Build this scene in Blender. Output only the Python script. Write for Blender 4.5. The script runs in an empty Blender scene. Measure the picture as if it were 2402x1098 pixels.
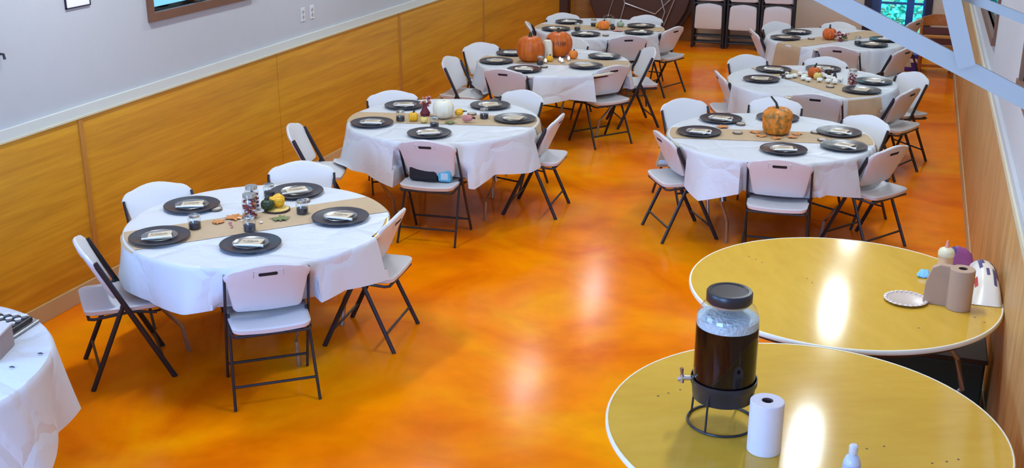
import bpy, math, random
from mathutils import Matrix, Vector

sc = bpy.context.scene
C = sc.collection

# ---------------------------------------------------------------- camera
M = ((0.9442374243515093, -0.10902662999116286, 0.3106909725222118),
     (0.3292645080070473, 0.3104918708248997, -0.8917284799301471),
     (0.0007551297270971996, 0.9443029133198858, 0.32907664407349146))
cd = bpy.data.cameras.new('camera'); cam = bpy.data.objects.new('camera', cd); C.objects.link(cam)
cam.matrix_world = Matrix(((*M[0], 4.966075), (*M[1], 0.125232), (*M[2], 2.891737), (0, 0, 0, 1)))
cd.sensor_width = 36; cd.lens = 2677.65 / 2402 * 36; cd.clip_start = 0.05; cd.clip_end = 200
sc.camera = cam

# ---------------------------------------------------------------- world, exposure
sc.view_settings.view_transform = 'Standard'; sc.view_settings.look = 'None'
sc.view_settings.gamma = 1; sc.view_settings.use_curve_mapping = False
sc.view_settings.exposure = -0.31
sc.cycles.use_denoising = True
sc.cycles.max_bounces = 8; sc.cycles.diffuse_bounces = 4; sc.cycles.glossy_bounces = 4
sc.cycles.transmission_bounces = 8; sc.cycles.transparent_max_bounces = 12
sc.cycles.caustics_reflective = False; sc.cycles.caustics_refractive = False
w = bpy.data.worlds.new('sky'); sc.world = w; w.use_nodes = True
bg = w.node_tree.nodes['Background']
bg.inputs[0].default_value = (0.42, 0.75, 1.0, 1); bg.inputs[1].default_value = 1.6

RX, YN, YE, HZ = 5.5525, -1.4, 17.2, 3.5      # right wall x, near wall y, end wall y, ceiling z

def area(name, loc, rot, sx, sy, power, col):
    d = bpy.data.lights.new(name, 'AREA'); d.shape = 'RECTANGLE'; d.size = sx; d.size_y = sy
    d.energy = power; d.color = col
    o = bpy.data.objects.new(name, d); o.location = loc; o.rotation_euler = rot; C.objects.link(o)
    return o
LAMPS = [(x, y) for y in (5.8, 8.9, 12.0, 15.1) for x in (1.0, 4.5)]
for i, (x, y) in enumerate(LAMPS):
    area('lamp_light', (x, y, HZ - 0.10), (0, 0, 0), 0.16, 0.9, {5.8: 60, 8.9: 42}.get(y, 36), (0.80, 0.93, 1.0))
# blue fill lights added at two unseen windows, near wall and left wall
area('added_window_fill', (2.3, YN + 0.14, 2.0), (math.pi / 2, 0, 0), 2.6, 1.2, 380, (0.27, 0.50, 1.0))
area('added_window_fill', (0.12, 1.7, 1.95), (0, -math.pi / 2, 0), 1.2, 2.4, 170, (0.27, 0.50, 1.0))

sun = bpy.data.lights.new('sun', 'SUN'); sun.energy = 14.0; sun.color = (1.0, 0.97, 0.90); sun.angle = 0.01
so = bpy.data.objects.new('sun', sun); so.rotation_euler = (math.radians(30), 0, 0); C.objects.link(so)

# ---------------------------------------------------------------- materials
def nmat(name):
    m = bpy.data.materials.new(name); m.use_nodes = True
    nt = m.node_tree; return m, nt, nt.nodes['Principled BSDF']
def N(nt, t, **k):
    n = nt.nodes.new(t)
    for a, b in k.items(): setattr(n, a, b)
    return n
def L(nt, a, b): nt.links.new(a, b)
def mat(name, col, rough=0.5, metal=0.0, bump=0.0, bscale=40, var=0.0, vscale=6, **kw):
    m, nt, p = nmat(name)
    p.inputs['Base Color'].default_value = (*col, 1); p.inputs['Roughness'].default_value = rough
    p.inputs['Metallic'].default_value = metal
    for k, v in kw.items(): p.inputs[k.replace('_', ' ')].default_value = v
    tc = N(nt, 'ShaderNodeTexCoord')
    nz = N(nt, 'ShaderNodeTexNoise'); nz.inputs['Scale'].default_value = vscale; nz.inputs['Detail'].default_value = 4
    L(nt, tc.outputs['Object'], nz.inputs['Vector'])
    if var:
        mx = N(nt, 'ShaderNodeMix', data_type='RGBA')
        mx.inputs[6].default_value = (*[max(0, c * (1 - var)) for c in col], 1)
        mx.inputs[7].default_value = (*[min(1, c * (1 + var)) for c in col], 1)
        L(nt, nz.outputs[0], mx.inputs[0]); L(nt, mx.outputs[2], p.inputs['Base Color'])
    if bump:
        n2 = N(nt, 'ShaderNodeTexNoise'); n2.inputs['Scale'].default_value = bscale; n2.inputs['Detail'].default_value = 3
        L(nt, tc.outputs['Object'], n2.inputs['Vector'])
        b = N(nt, 'ShaderNodeBump'); b.inputs['Strength'].default_value = bump; b.inputs['Distance'].default_value = 0.01
        L(nt, n2.outputs[0], b.inputs['Height']); L(nt, b.outputs[0], p.inputs['Normal'])
    return m
def ramp(nt, stops):
    r = N(nt, 'ShaderNodeValToRGB'); e = r.color_ramp.elements
    while len(e) < len(stops): e.new(0.5)
    for i, (q, c) in enumerate(stops): e[i].position = q; e[i].color = (*c, 1)
    return r
def wood(name, c1, c2, c3, scale=(1, 1, 1), rough=0.45, dist=2.5, coat=0.0):
    m, nt, p = nmat(name)
    tc = N(nt, 'ShaderNodeTexCoord'); mp = N(nt, 'ShaderNodeMapping'); mp.inputs['Scale'].default_value = scale
    L(nt, tc.outputs['Object'], mp.inputs['Vector'])
    a = N(nt, 'ShaderNodeTexNoise'); a.inputs['Scale'].default_value = 1.3; a.inputs['Detail'].default_value = 8; a.inputs['Distortion'].default_value = dist
    b = N(nt, 'ShaderNodeTexNoise'); b.inputs['Scale'].default_value = 9; b.inputs['Detail'].default_value = 6
    L(nt, mp.outputs[0], a.inputs['Vector']); L(nt, mp.outputs[0], b.inputs['Vector'])
    mx = N(nt, 'ShaderNodeMix', data_type='FLOAT'); mx.inputs[0].default_value = 0.35
    L(nt, a.outputs[0], mx.inputs[2]); L(nt, b.outputs[0], mx.inputs[3])
    r = ramp(nt, [(0.30, c1), (0.5, c2), (0.70, c3)])
    L(nt, mx.outputs[0], r.inputs[0]); L(nt, r.outputs[0], p.inputs['Base Color'])
    p.inputs['Roughness'].default_value = rough; p.inputs['Coat Weight'].default_value = coat
    return m

def floor_mat():
    m, nt, p = nmat('orange_stained_concrete')
    tc = N(nt, 'ShaderNodeTexCoord')
    a = N(nt, 'ShaderNodeTexNoise'); a.inputs['Scale'].default_value = 0.9; a.inputs['Detail'].default_value = 7; a.inputs['Distortion'].default_value = 1.2
    L(nt, tc.outputs['Object'], a.inputs['Vector'])
    r = ramp(nt, [(0.34, (0.80, 0.155, 0.0005)), (0.52, (0.95, 0.245, 0.0005)), (0.68, (0.98, 0.35, 0.001))])
    L(nt, a.outputs[0], r.inputs[0])
    s = N(nt, 'ShaderNodeTexNoise'); s.inputs['Scale'].default_value = 5; s.inputs['Detail'].default_value = 8
    L(nt, tc.outputs['Object'], s.inputs['Vector'])
    r2 = ramp(nt, [(0.3, (0.9, 0.9, 0.9)), (0.6, (1, 1, 1))]); L(nt, s.outputs[0], r2.inputs[0])
    mx = N(nt, 'ShaderNodeMix', data_type='RGBA', blend_type='MULTIPLY'); mx.inputs[0].default_value = 1
    L(nt, r.outputs[0], mx.inputs[6]); L(nt, r2.outputs[0], mx.inputs[7]); L(nt, mx.outputs[2], p.inputs['Base Color'])
    p.inputs['Roughness'].default_value = 0.17; p.inputs['IOR'].default_value = 1.13
    b = N(nt, 'ShaderNodeBump'); b.inputs['Strength'].default_value = 0.12; b.inputs['Distance'].default_value = 0.01
    n2 = N(nt, 'ShaderNodeTexNoise'); n2.inputs['Scale'].default_value = 5; n2.inputs['Detail'].default_value = 5
    L(nt, tc.outputs['Object'], n2.inputs['Vector']); L(nt, n2.outputs[0], b.inputs['Height']); L(nt, b.outputs[0], p.inputs['Normal'])
    return m
def cloth_mat():
    m, nt, p = nmat('white_plastic_tablecloth')
    p.inputs['Base Color'].default_value = (0.64, 0.67, 0.72, 1); p.inputs['Roughness'].default_value = 0.42
    tc = N(nt, 'ShaderNodeTexCoord')
    v = N(nt, 'ShaderNodeTexVoronoi', feature='DISTANCE_TO_EDGE'); v.inputs['Scale'].default_value = 3.2
    nz = N(nt, 'ShaderNodeTexNoise'); nz.inputs['Scale'].default_value = 3; nz.inputs['Detail'].default_value = 4
    L(nt, tc.outputs['Object'], nz.inputs['Vector'])
    ad = N(nt, 'ShaderNodeMix', data_type='VECTOR'); ad.inputs[0].default_value = 0.25
    L(nt, tc.outputs['Object'], ad.inputs[4]); L(nt, nz.outputs['Color'], ad.inputs[5]); L(nt, ad.outputs[1], v.inputs['Vector'])
    r = ramp(nt, [(0.0, (0, 0, 0)), (0.12, (0.8, 0.8, 0.8)), (0.4, (1, 1, 1))]); L(nt, v.outputs['Distance'], r.inputs[0])
    b = N(nt, 'ShaderNodeBump'); b.inputs['Strength'].default_value = 0.5; b.inputs['Distance'].default_value = 0.015
    L(nt, r.outputs[0], b.inputs['Height']); L(nt, b.outputs[0], p.inputs['Normal'])
    return m
def clear_mat(name, tint=(1, 1, 1), amt=0.25, rough=0.05):
    m, nt, p = nmat(name); nt.nodes.remove(p)
    out = nt.nodes['Material Output']
    t = N(nt, 'ShaderNodeBsdfTransparent'); t.inputs[0].default_value = (*tint, 1)
    g = N(nt, 'ShaderNodeBsdfGlossy'); g.inputs['Roughness'].default_value = rough
    fc = N(nt, 'ShaderNodeLayerWeight'); fc.inputs[0].default_value = 0.5
    lw = N(nt, 'ShaderNodeMath', operation='POWER'); lw.inputs[1].default_value = 4.0; L(nt, fc.outputs['Facing'], lw.inputs[0])
    mr = N(nt, 'ShaderNodeMath', operation='MULTIPLY_ADD'); mr.inputs[1].default_value = 0.6; mr.inputs[2].default_value = amt * 0.12
    mx = N(nt, 'ShaderNodeMixShader')
    L(nt, lw.outputs[0], mr.inputs[0]); L(nt, mr.outputs[0], mx.inputs[0])
    L(nt, t.outputs[0], mx.inputs[1]); L(nt, g.outputs[0], mx.inputs[2]); L(nt, mx.outputs[0], out.inputs[0])
    return m
def emis(name, col, s):
    m, nt, p = nmat(name)
    p.inputs['Base Color'].default_value = (0.8, 0.8, 0.8, 1)
    p.inputs['Emission Color'].default_value = (*col, 1); p.inputs['Emission Strength'].default_value = s
    return m

F_FLOOR = floor_mat(); CLOTH = cloth_mat()
WALL = mat('pale_painted_wall', (0.47, 0.48, 0.51), 0.7, bump=0.08, bscale=60, var=0.03)
CREAM = mat('cream_painted_wall', (0.62, 0.55, 0.45), 0.7, bump=0.08, bscale=60, var=0.03)
CEIL = mat('white_ceiling_board', (0.72, 0.71, 0.69), 0.8, var=0.03)
PLY = wood('orange_plywood', (0.46, 0.19, 0.008), (0.62, 0.28, 0.014), (0.74, 0.37, 0.024), (3, 0.28, 6), 0.42, 1.2)
PLYR = wood('tan_plywood', (0.42, 0.215, 0.07), (0.56, 0.31, 0.11), (0.66, 0.41, 0.17), (3, 3.0, 0.6), 0.45)
PLYE = wood('brown_plywood', (0.30, 0.13, 0.03), (0.40, 0.19, 0.05), (0.48, 0.24, 0.07), (1, 3, 3), 0.5)
STRIP = mat('pale_trim_paint', (0.62, 0.56, 0.40), 0.5, var=0.05)
BASEB = mat('tan_baseboard_paint', (0.55, 0.42, 0.22), 0.45, var=0.08)
DARKW = mat('dark_brown_wood', (0.06, 0.022, 0.012), 0.5, var=0.2)
BATTEN = mat('orange_batten_wood', (0.48, 0.20, 0.03), 0.45, var=0.15, vscale=20)
GAP = mat('dark_seam', (0.05, 0.02, 0.008), 0.8)
PLAS = mat('white_chair_plastic', (0.67, 0.67, 0.69), 0.38, bump=0.05, bscale=300)
BLK = mat('charcoal_steel', (0.018, 0.018, 0.026), 0.38)
SLOT = mat('black_slot', (0.01, 0.01, 0.012), 0.8)  # for label letters, and the painted dark of the chairs' hand slot
SILV = mat('grey_steel_tube', (0.45, 0.45, 0.46), 0.35, 0.8)
KRAFT = mat('kraft_paper', (0.50, 0.36, 0.22), 0.75, bump=0.1, bscale=120, var=0.08, vscale=15)
NAPK = mat('pale_kraft_napkin', (0.60, 0.50, 0.36), 0.8, var=0.06, vscale=20)
CHARG = mat('charcoal_plate', (0.035, 0.032, 0.042), 0.3)
CLEAR = clear_mat('clear_plastic', (0.90, 0.91, 0.94), 2.2, 0.3)
GLASS = clear_mat('clear_glass', (0.93, 0.95, 0.95), 0.35, 0.03)
WHITEP = mat('white_paper', (0.85, 0.83, 0.78), 0.6)
INK = mat('dark_ink', (0.06, 0.03, 0.025), 0.7)
LAM = wood('honey_laminate_tabletop', (0.60, 0.34, 0.032), (0.66, 0.40, 0.045), (0.72, 0.44, 0.06), (0.7, 2.2, 1), 0.11, 1.2)
LAMW = mat('cream_edge_band', (0.85, 0.82, 0.68), 0.4)
UNDER = mat('dark_brown_underside', (0.07, 0.025, 0.015), 0.6)
def pumpkin_mat(name, c1, c2, bump=0.1, sc_=30):
    m = mat(name, c1, 0.45, bump=bump, bscale=sc_)
    nt = m.node_tree; p = nt.nodes['Principled BSDF']
    tc = N(nt, 'ShaderNodeTexCoord'); n = N(nt, 'ShaderNodeTexNoise'); n.inputs['Scale'].default_value = sc_; n.inputs['Detail'].default_value = 3
    L(nt, tc.outputs['Object'], n.inputs['Vector'])
    r = ramp(nt, [(0.42, c1), (0.62, c2)]); L(nt, n.outputs[0], r.inputs[0]); L(nt, r.outputs[0], p.inputs['Base Color'])
    return m
PUMP = pumpkin_mat('orange_pumpkin_skin', (0.55, 0.095, 0.002), (0.64, 0.14, 0.004), 0.05, 12)
WARTY = pumpkin_mat('warty_pumpkin_skin', (0.75, 0.22, 0.01), (0.24, 0.13, 0.02), 0.9, 26)
WPUMP = mat('ivory_pumpkin_skin', (0.78, 0.74, 0.60), 0.45, var=0.05)
STEM = mat('dark_stem', (0.03, 0.035, 0.02), 0.7, bump=0.4, bscale=60)
YEL = mat('yellow_gourd_skin', (0.80, 0.42, 0.01), 0.4, bump=0.4, bscale=60)
PYEL = mat('pale_yellow_gourd_skin', (0.72, 0.55, 0.16), 0.45)
DGR = mat('dark_green_gourd_skin', (0.02, 0.04, 0.012), 0.35, var=0.3)
GRN = mat('olive_leaf', (0.16, 0.19, 0.06), 0.6, var=0.3, vscale=30)
ORL = mat('orange_leaf', (0.62, 0.24, 0.06), 0.6, var=0.3, vscale=30)
PNK = mat('dusty_pink_petals', (0.55, 0.22, 0.20), 0.7, var=0.3, vscale=30)
MAR = mat('maroon_fabric', (0.16, 0.02, 0.04), 0.7, var=0.3, vscale=30)
COT = mat('white_cotton', (0.85, 0.84, 0.78), 0.9, bump=0.4, bscale=80)
CONE = mat('pinecone_brown', (0.06, 0.03, 0.022), 0.7)
METL = mat('jar_lid_metal', (0.62, 0.62, 0.60), 0.3, 0.9)
BRNZ = mat('dull_bronze_lid', (0.22, 0.16, 0.12), 0.4, 0.6)
TEA = mat('dark_tea', (0.007, 0.0025, 0.003), 0.3, IOR=1.08)
ICE = mat('pale_ice', (0.62, 0.70, 0.72), 0.35, bump=1.0, bscale=70, var=0.15, vscale=60)
PTOW = mat('white_paper_towel', (0.74, 0.70, 0.74), 0.85, bump=0.15, bscale=150)
BTOW = mat('brown_paper_towel', (0.47, 0.32, 0.22), 0.85, bump=0.15, bscale=150)
TRUSS = mat('pale_blue_grey_paint', (0.44, 0.42, 0.36), 0.6, var=0.04)
HCW = wood('chair_wood', (0.32, 0.09, 0.02), (0.42, 0.14, 0.03), (0.52, 0.20, 0.05), (3, 3, 3), 0.4)
FRAMEW = mat('brown_window_frame', (0.16, 0.07, 0.04), 0.5, var=0.2)
BLUEF = mat('blue_door_frame', (0.02, 0.10, 0.42), 0.35)
NAVY = mat('dark_navy_jamb', (0.012, 0.010, 0.035), 0.5)
LEAF = mat('teal_leaf', (0.04, 0.80, 0.62), 0.6, var=0.7, vscale=5)
GROUND = mat('outdoor_ground', (0.10, 0.22, 0.14), 0.9, var=0.3)

# ---------------------------------------------------------------- mesh helpers
class MB:
    def __init__(s): s.v = []; s.f = []; s.m = []
    def add(s, vs, fs, mi=0):
        k = len(s.v); s.v += [tuple(p) for p in vs]; s.f += [tuple(i + k for i in f) for f in fs]; s.m += [mi] * len(fs)
    def box(s, x0, x1, y0, y1, z0, z1, mi=0):
        v = [(x, y, z) for x in (x0, x1) for y in (y0, y1) for z in (z0, z1)]
        s.add(v, [(0, 1, 3, 2), (4, 6, 7, 5), (0, 4, 5, 1), (2, 3, 7, 6), (0, 2, 6, 4), (1, 5, 7, 3)], mi); return s
    def tube(s, pts, r, n=8, mi=0, r2=None, up=None):
        pts = [Vector(p) for p in pts]; rings = []
        for i, p in enumerate(pts):
            a = pts[max(0, i - 1)]; b = pts[min(len(pts) - 1, i + 1)]; t = (b - a).normalized()
            u = Vector(up) if up else (Vector((0, 0, 1)) if abs(t.z) < 0.9 else Vector((1, 0, 0)))
            e1 = t.cross(u).normalized(); e2 = e1.cross(t).normalized()
            rr = r[i] if isinstance(r, (list, tuple)) else r
            q = rr * (r2 / r if r2 and not isinstance(r, (list, tuple)) else 1)
            rings.append([p + e1 * rr * math.cos(2 * math.pi * k / n) + e2 * q * math.sin(2 * math.pi * k / n) for k in range(n)])
        v = [q for R in rings for q in R]; f = []
        for i in range(len(rings) - 1):
            for k in range(n):
                a = i * n + k; b = i * n + (k + 1) % n; f.append((a, b, b + n, a + n))
        f.append(tuple(range(n - 1, -1, -1))); f.append(tuple(range((len(rings) - 1) * n, len(rings) * n)))
        s.add(v, f, mi); return s
    def lathe(s, prof, n=32, c=(0, 0, 0), mi=0, rib=None, caps=True):
        v = []; f = []
        for (r, z) in prof:
            for k in range(n):
                a = 2 * math.pi * k / n; q = r * (rib(a) if rib else 1)
                v.append((c[0] + q * math.cos(a), c[1] + q * math.sin(a), c[2] + z))
        for i in range(len(prof) - 1):
            for k in range(n):
                a = i * n + k; b = i * n + (k + 1) % n; f.append((a, b, b + n, a + n))
        if caps: f.append(tuple(range(n - 1, -1, -1))); f.append(tuple(range((len(prof) - 1) * n, len(prof) * n)))
        s.add(v, f, mi); return s
    def ball(s, c, r, sx=1, sy=1, sz=1, n=12, m=7, mi=0):
        prof = [(r * math.sin(math.pi * i / m), -r * math.cos(math.pi * i / m)) for i in range(m + 1)]
        prof[0] = (r * 0.02, -r); prof[-1] = (r * 0.02, r)
        k = len(s.v); s.lathe(prof, n, (0, 0, 0), mi)
        for i in range(k, len(s.v)):
            x, y, z = s.v[i]; s.v[i] = (c[0] + x * sx, c[1] + y * sy, c[2] + z * sz)
        return s
    def xf(s, mt, k=0):
        for i in range(k, len(s.v)): s.v[i] = tuple(mt @ Vector(s.v[i]))
        return s
    def obj(s, name, mats, parent=None, smooth=True, bevel=0):
        me = bpy.data.meshes.new(name); me.from_pydata(s.v, [], s.f)
        if not isinstance(mats, (list, tuple)): mats = [mats]
        for m in mats: me.materials.append(m)
        for p, mi in zip(me.polygons, s.m): p.material_index = mi; p.use_smooth = smooth
        me.validate(); me.update()
        o = bpy.data.objects.new(name, me); C.objects.link(o)
        if smooth:
            try: me.set_sharp_from_angle(angle=math.radians(42))
            except Exception: pass
        if bevel:
            b = o.modifiers.new('bevel', 'BEVEL'); b.width = bevel; b.segments = 2; b.limit_method = 'ANGLE'
        if parent: o.parent = parent
        return o
def tag(o, label, cat, group=None):
    o['label'] = label; o['category'] = cat
    if group: o['group'] = group
    return o
def thing(name, loc=(0, 0, 0), rz=0, label=None, cat=None, group=None):
    o = bpy.data.objects.new(name, None); o.empty_display_size = 0.1; C.objects.link(o)
    o.location = loc; o.rotation_euler = (0, 0, rz)
    if label: tag(o, label, cat, group)
    return o
def dup(root, loc, rz, label, group=None):
    r = root.copy(); C.objects.link(r); r.location = loc; r.rotation_euler = (0, 0, rz); r['label'] = label
    if group: r['group'] = group
    for ch in list(root.children):
        c = ch.copy(); C.objects.link(c); c.parent = r
        for g in ch.children:
            d = g.copy(); C.objects.link(d); d.parent = c
    return r
class Maker:
    """first place() uses the original, later ones copy it"""
    def __init__(s, build): s.b = build; s.o = None; s.used = False
    def place(s, loc, rz, label, cat, group=None):
        if s.o is None: s.o = s.b()
        if not s.used:
            s.used = True; o = s.o; o.location = loc; o.rotation_euler = (0, 0, rz); tag(o, label, cat, group); return o
        o = dup(s.o, loc, rz, label, group); o['category'] = cat; return o
def struct(name, mb, m, smooth=False, bevel=0, parent=None):
    o = mb.obj(name, m, parent, smooth, bevel)
    if parent is None: o['kind'] = 'structure'
    return o

# ---------------------------------------------------------------- room shell
struct('floor', MB().box(-0.3, RX + 0.3, YN - 0.3, YE + 0.15, -0.1, 0), F_FLOOR)
struct('ceiling', MB().box(-0.3, RX + 0.3, YN - 2.2, YE + 0.3, HZ, HZ + 0.1), CEIL)  # overhang past the near wall is added to keep the sun out
def wall_with_holes(name, fixed, a0, a1, holes, m, axis='x', t=0.15, z1=HZ):
    """wall slab along an axis with rectangular openings (a0,a1,z0,z1)"""
    mb = MB()
    def seg(p, q, za, zb):
        if q - p < 1e-4 or zb - za < 1e-4: return
        if axis == 'x': mb.box(min(fixed, fixed + t), max(fixed, fixed + t), p, q, za, zb)
        else: mb.box(p, q, min(fixed, fixed + t), max(fixed, fixed + t), za, zb)
    cur = a0
    for (h0, h1, z0, zt) in sorted(holes):
        seg(cur, h0, 0, z1); seg(h0, h1, 0, z0); seg(h0, h1, zt, z1); cur = h1
    seg(cur, a1, 0, z1)
    return struct(name, mb, m)
LWIN = (6.82, 8.05, 1.74, 2.75); RWIN = [(9.12, 11.0, 1.52, 2.6), (5.5, 6.62, 1.68, 2.6)]
wall_with_holes('wall_left', 0, YN, YE + 0.15, [(0.5, 2.9, 1.35, 2.55), LWIN], WALL, 'x', -0.15)
wall_with_holes('wall_right', RX, YN, YE + 0.15, RWIN, WALL, 'x', 0.04)
DOOR = (4.37, 5.14, 0.0, 2.1)
wall_with_holes('wall_end', YE, 0, RX, [DOOR], CREAM, 'y', 0.15)
wall_with_holes('wall_near', YN, 0, RX, [(1.0, 3.6, 1.4, 2.6)], WALL, 'y', -0.15)

# wainscot sheets of the left wall (one lining with open seams), battens over some seams
H1 = 1.19; HB = 0.118
mb = MB(); seams = [YN] + [5.946 + 2.44 * k for k in range(-3, 5)] + [YE]
mb.box(0.0, 0.004, YN, YE, 0, H1, 1)
for a, b in zip(seams[:-1], seams[1:]): mb.box(0.004, 0.016, a + 0.003, b - 0.003, HB - 0.01, H1, 0)
for y in (5.946, 10.826, 13.266):
    mb.box(0.016, 0.026, y - 0.03, y + 0.012, HB - 0.005, H1, 2); mb.box(0.016, 0.020, y + 0.012, y + 0.018, HB, H1, 1)
struct('trim_1', mb, [PLY, GAP, BATTEN])
mb = MB().box(0, 0.030, YN, YE, H1, H1 + 0.012, 0).box(0, 0.022, YN, YE, H1 + 0.012, H1 + 0.075, 1)
struct('trim_2', mb, [STRIP, mat('grey_white_cap_paint', (0.60, 0.62, 0.58), 0.6)])
struct('baseboard_left', MB().box(0.0, 0.024, YN, YE, 0, HB), BASEB, bevel=0.003)
mb = MB(); seams = [YN, 3.75, 6.19, 8.63, 11.07, 13.51, 15.95, YE]
mb.box(RX - 0.004, RX, YN, YE, 0, H1, 1)
for a, b in zip(seams[:-1], seams[1:]): mb.box(RX - 0.016, RX - 0.004, a + 0.004, b - 0.004, HB - 0.01, H1, 0)
struct('trim_3', mb, [PLYR, GAP])
struct('trim_4', MB().box(RX - 0.03, RX, YN, YE, H1, H1 + 0.035, 0).box(RX - 0.02, RX, YN, YE, H1 + 0.035, H1 + 0.08, 1), [STRIP, WALL])
struct('baseboard_right', MB().box(RX - 0.024, RX, YN, YE, 0, HB), BASEB, bevel=0.003)
struct('trim_5', MB().box(0.03, 0.42, YE - 0.016, YE, 0, H1).box(0.42, 1.95, YE - 0.014, YE, 0, H1), PLYE)
struct('trim_6', MB().box(0.016, 0.14, 16.45, 16.62, 0, 2.2), DARKW)
struct('baseboard_end', MB().box(1.95, DOOR[0] - 0.08, YE - 0.02, YE, 0, 0.09).box(DOOR[1] + 0.08, RX - 0.03, YE - 0.02, YE, 0, 0.09), CREAM)

def window(name, xs, a0, a1, z0, z1, m, axis='x', inward=1, mull=True, dp=-0.15):
    """frame + pane of a wall window"""
    def bx(mb, p, q, za, zb, d0, d1):
        lo, hi = sorted((xs + d0 * inward, xs + d1 * inward))
        if axis == 'x': mb.box(lo, hi, p, q, za, zb)
        else: mb.box(p, q, lo, hi, za, zb)
    fr = MB(); t = 0.06
    bx(fr, a0 - t, a1 + t, z0 - t, z0, dp, 0.03); bx(fr, a0 - t, a1 + t, z1, z1 + t, dp, 0.02)
    bx(fr, a0 - t, a0, z0, z1, dp, 0.02); bx(fr, a1, a1 + t, z0, z1, dp, 0.02)
    if mull: bx(fr, (a0 + a1) / 2 - 0.02, (a0 + a1) / 2 + 0.02, z0, z1, -0.06, -0.015)
    o = struct(name, fr, m)
    pn = MB(); bx(pn, a0, a1, z0, z1, -0.014, -0.009)
    pn.obj('window_pane', clear_mat('pane_glass', (0.75, 0.93, 1.0), 0.3, 0.02), o, False)
    bl = MB(); bx(bl, a0, a1, z0, z0 + 0.02, -0.07, -0.03)
    return o
window('window_1', 0, *LWIN, FRAMEW)
window('window_2', RX, *RWIN[0], FRAMEW, inward=-1, mull=False, dp=-0.04)
window('window_3', RX, *RWIN[1], FRAMEW, inward=-1, mull=False, dp=-0.04)
window('added_window_5', 0, 0.5, 2.9, 1.35, 2.55, FRAMEW)  # unseen window, added to go with the left fill light
window('added_window_4', YN, 1.0, 3.6, 1.4, 2.6, FRAMEW, axis='y', inward=1)  # unseen window behind the camera, added to carry the frontal fill

# glass door in the end wall
dm = MB(); d0, d1 = DOOR[0], DOOR[1]
dm.box(d0 - 0.07, d0 + 0.02, YE - 0.03, YE + 0.15, 0, 2.17, 0).box(d1 - 0.02, d1 + 0.07, YE - 0.03, YE + 0.15, 0, 2.17, 0).box(d0 - 0.07, d1 + 0.07, YE - 0.03, YE + 0.15, 2.08, 2.17, 0)
door = struct('door_1', dm, NAVY)
lf = MB().box(d0 + 0.02, d0 + 0.13, YE + 0.04, YE + 0.09, 0.02, 2.08, 0)
lf.obj('side_light', mat('dark_blue_side_panel', (0.03, 0.07, 0.20), 0.3), door, False)
lf = MB()
lf.box(d0 + 0.13, d0 + 0.16, YE + 0.04, YE + 0.09, 0.02, 2.08); lf.box(4.87, 4.97, YE + 0.04, YE + 0.09, 0.02, 2.08); lf.box(d1 - 0.05, d1 - 0.02, YE + 0.04, YE + 0.09, 0.02, 2.08)
for z in (0.02, 0.66, 1.2, 2.0): lf.box(d0 + 0.16, 4.87, YE + 0.05, YE + 0.08, z, z + 0.03); lf.box(4.97, d1 - 0.05, YE + 0.05, YE + 0.08, z, z + 0.03)
lf.obj('blue_leaf_frame', BLUEF, door, False)
MB().box(d0 + 0.16, d1 - 0.05, YE + 0.06, YE + 0.066, 0.05, 2.0).obj('door_glass', clear_mat('door_glass', (0.78, 0.98, 1.0), 0.3, 0.02), door, False)
MB().tube([(4.86, YE + 0.03, 1.0), (4.86, YE - 0.0, 1.0), (4.80, YE - 0.0, 1.0)], 0.008).obj('door_handle', SILV, door)

# outdoors behind the door
struct('ground', MB().box(-3, 12, YE + 0.15, 30, -0.2, -0.1), GROUND)
rnd = random.Random(5)
mb = MB()
for i in range(5200):
    x = rnd.uniform(2.6, 7.2); z = rnd.uniform(-0.05, 2.4); y = 20.6 + 0.5 * math.sin(x * 2.3 + z * 2) + rnd.uniform(-0.4, 0.5)
    s_ = rnd.uniform(0.03, 0.07); a = rnd.uniform(0, 6.28); b = rnd.uniform(-1, 1)
    u = Vector((math.cos(a), 0.4 * b, math.sin(a))) * s_; v = Vector((-math.sin(a), 0.5, math.cos(a))) * s_ * 0.6
    p = Vector((x, y, z)); mb.add([p - u, p - v, p + u, p + v], [(0, 1, 2, 3)])
tag(mb.obj('garden_shrub', LEAF, None, False), 'bright blue-green leafy shrub seen through the glass door', 'shrub')

# ---------------------------------------------------------------- ceiling lamps
def build_lamp():
    t = thing('ceiling_lamp')
    b = MB().box(-0.15, 0.15, -0.52, 0.52, -0.035, 0); b.obj('lamp_housing', CEIL, t, False, 0.004)
    d = MB().box(-0.12, 0.12, -0.48, 0.48, -0.07, -0.035); d.obj('lamp_diffuser', emis('lamp_glow', (1, 0.95, 0.88), 3.0), t, False, 0.01)
    return t
LM = Maker(build_lamp)
for i, (x, y) in enumerate(LAMPS):
    LM.place((x, y, HZ), 0, 'long white fluorescent ceiling lamp, number %d from the near end of the %s row' % (i // 2 + 1, 'left' if i % 2 == 0 else 'right'), 'lamp', 'ceiling lamps')

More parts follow.
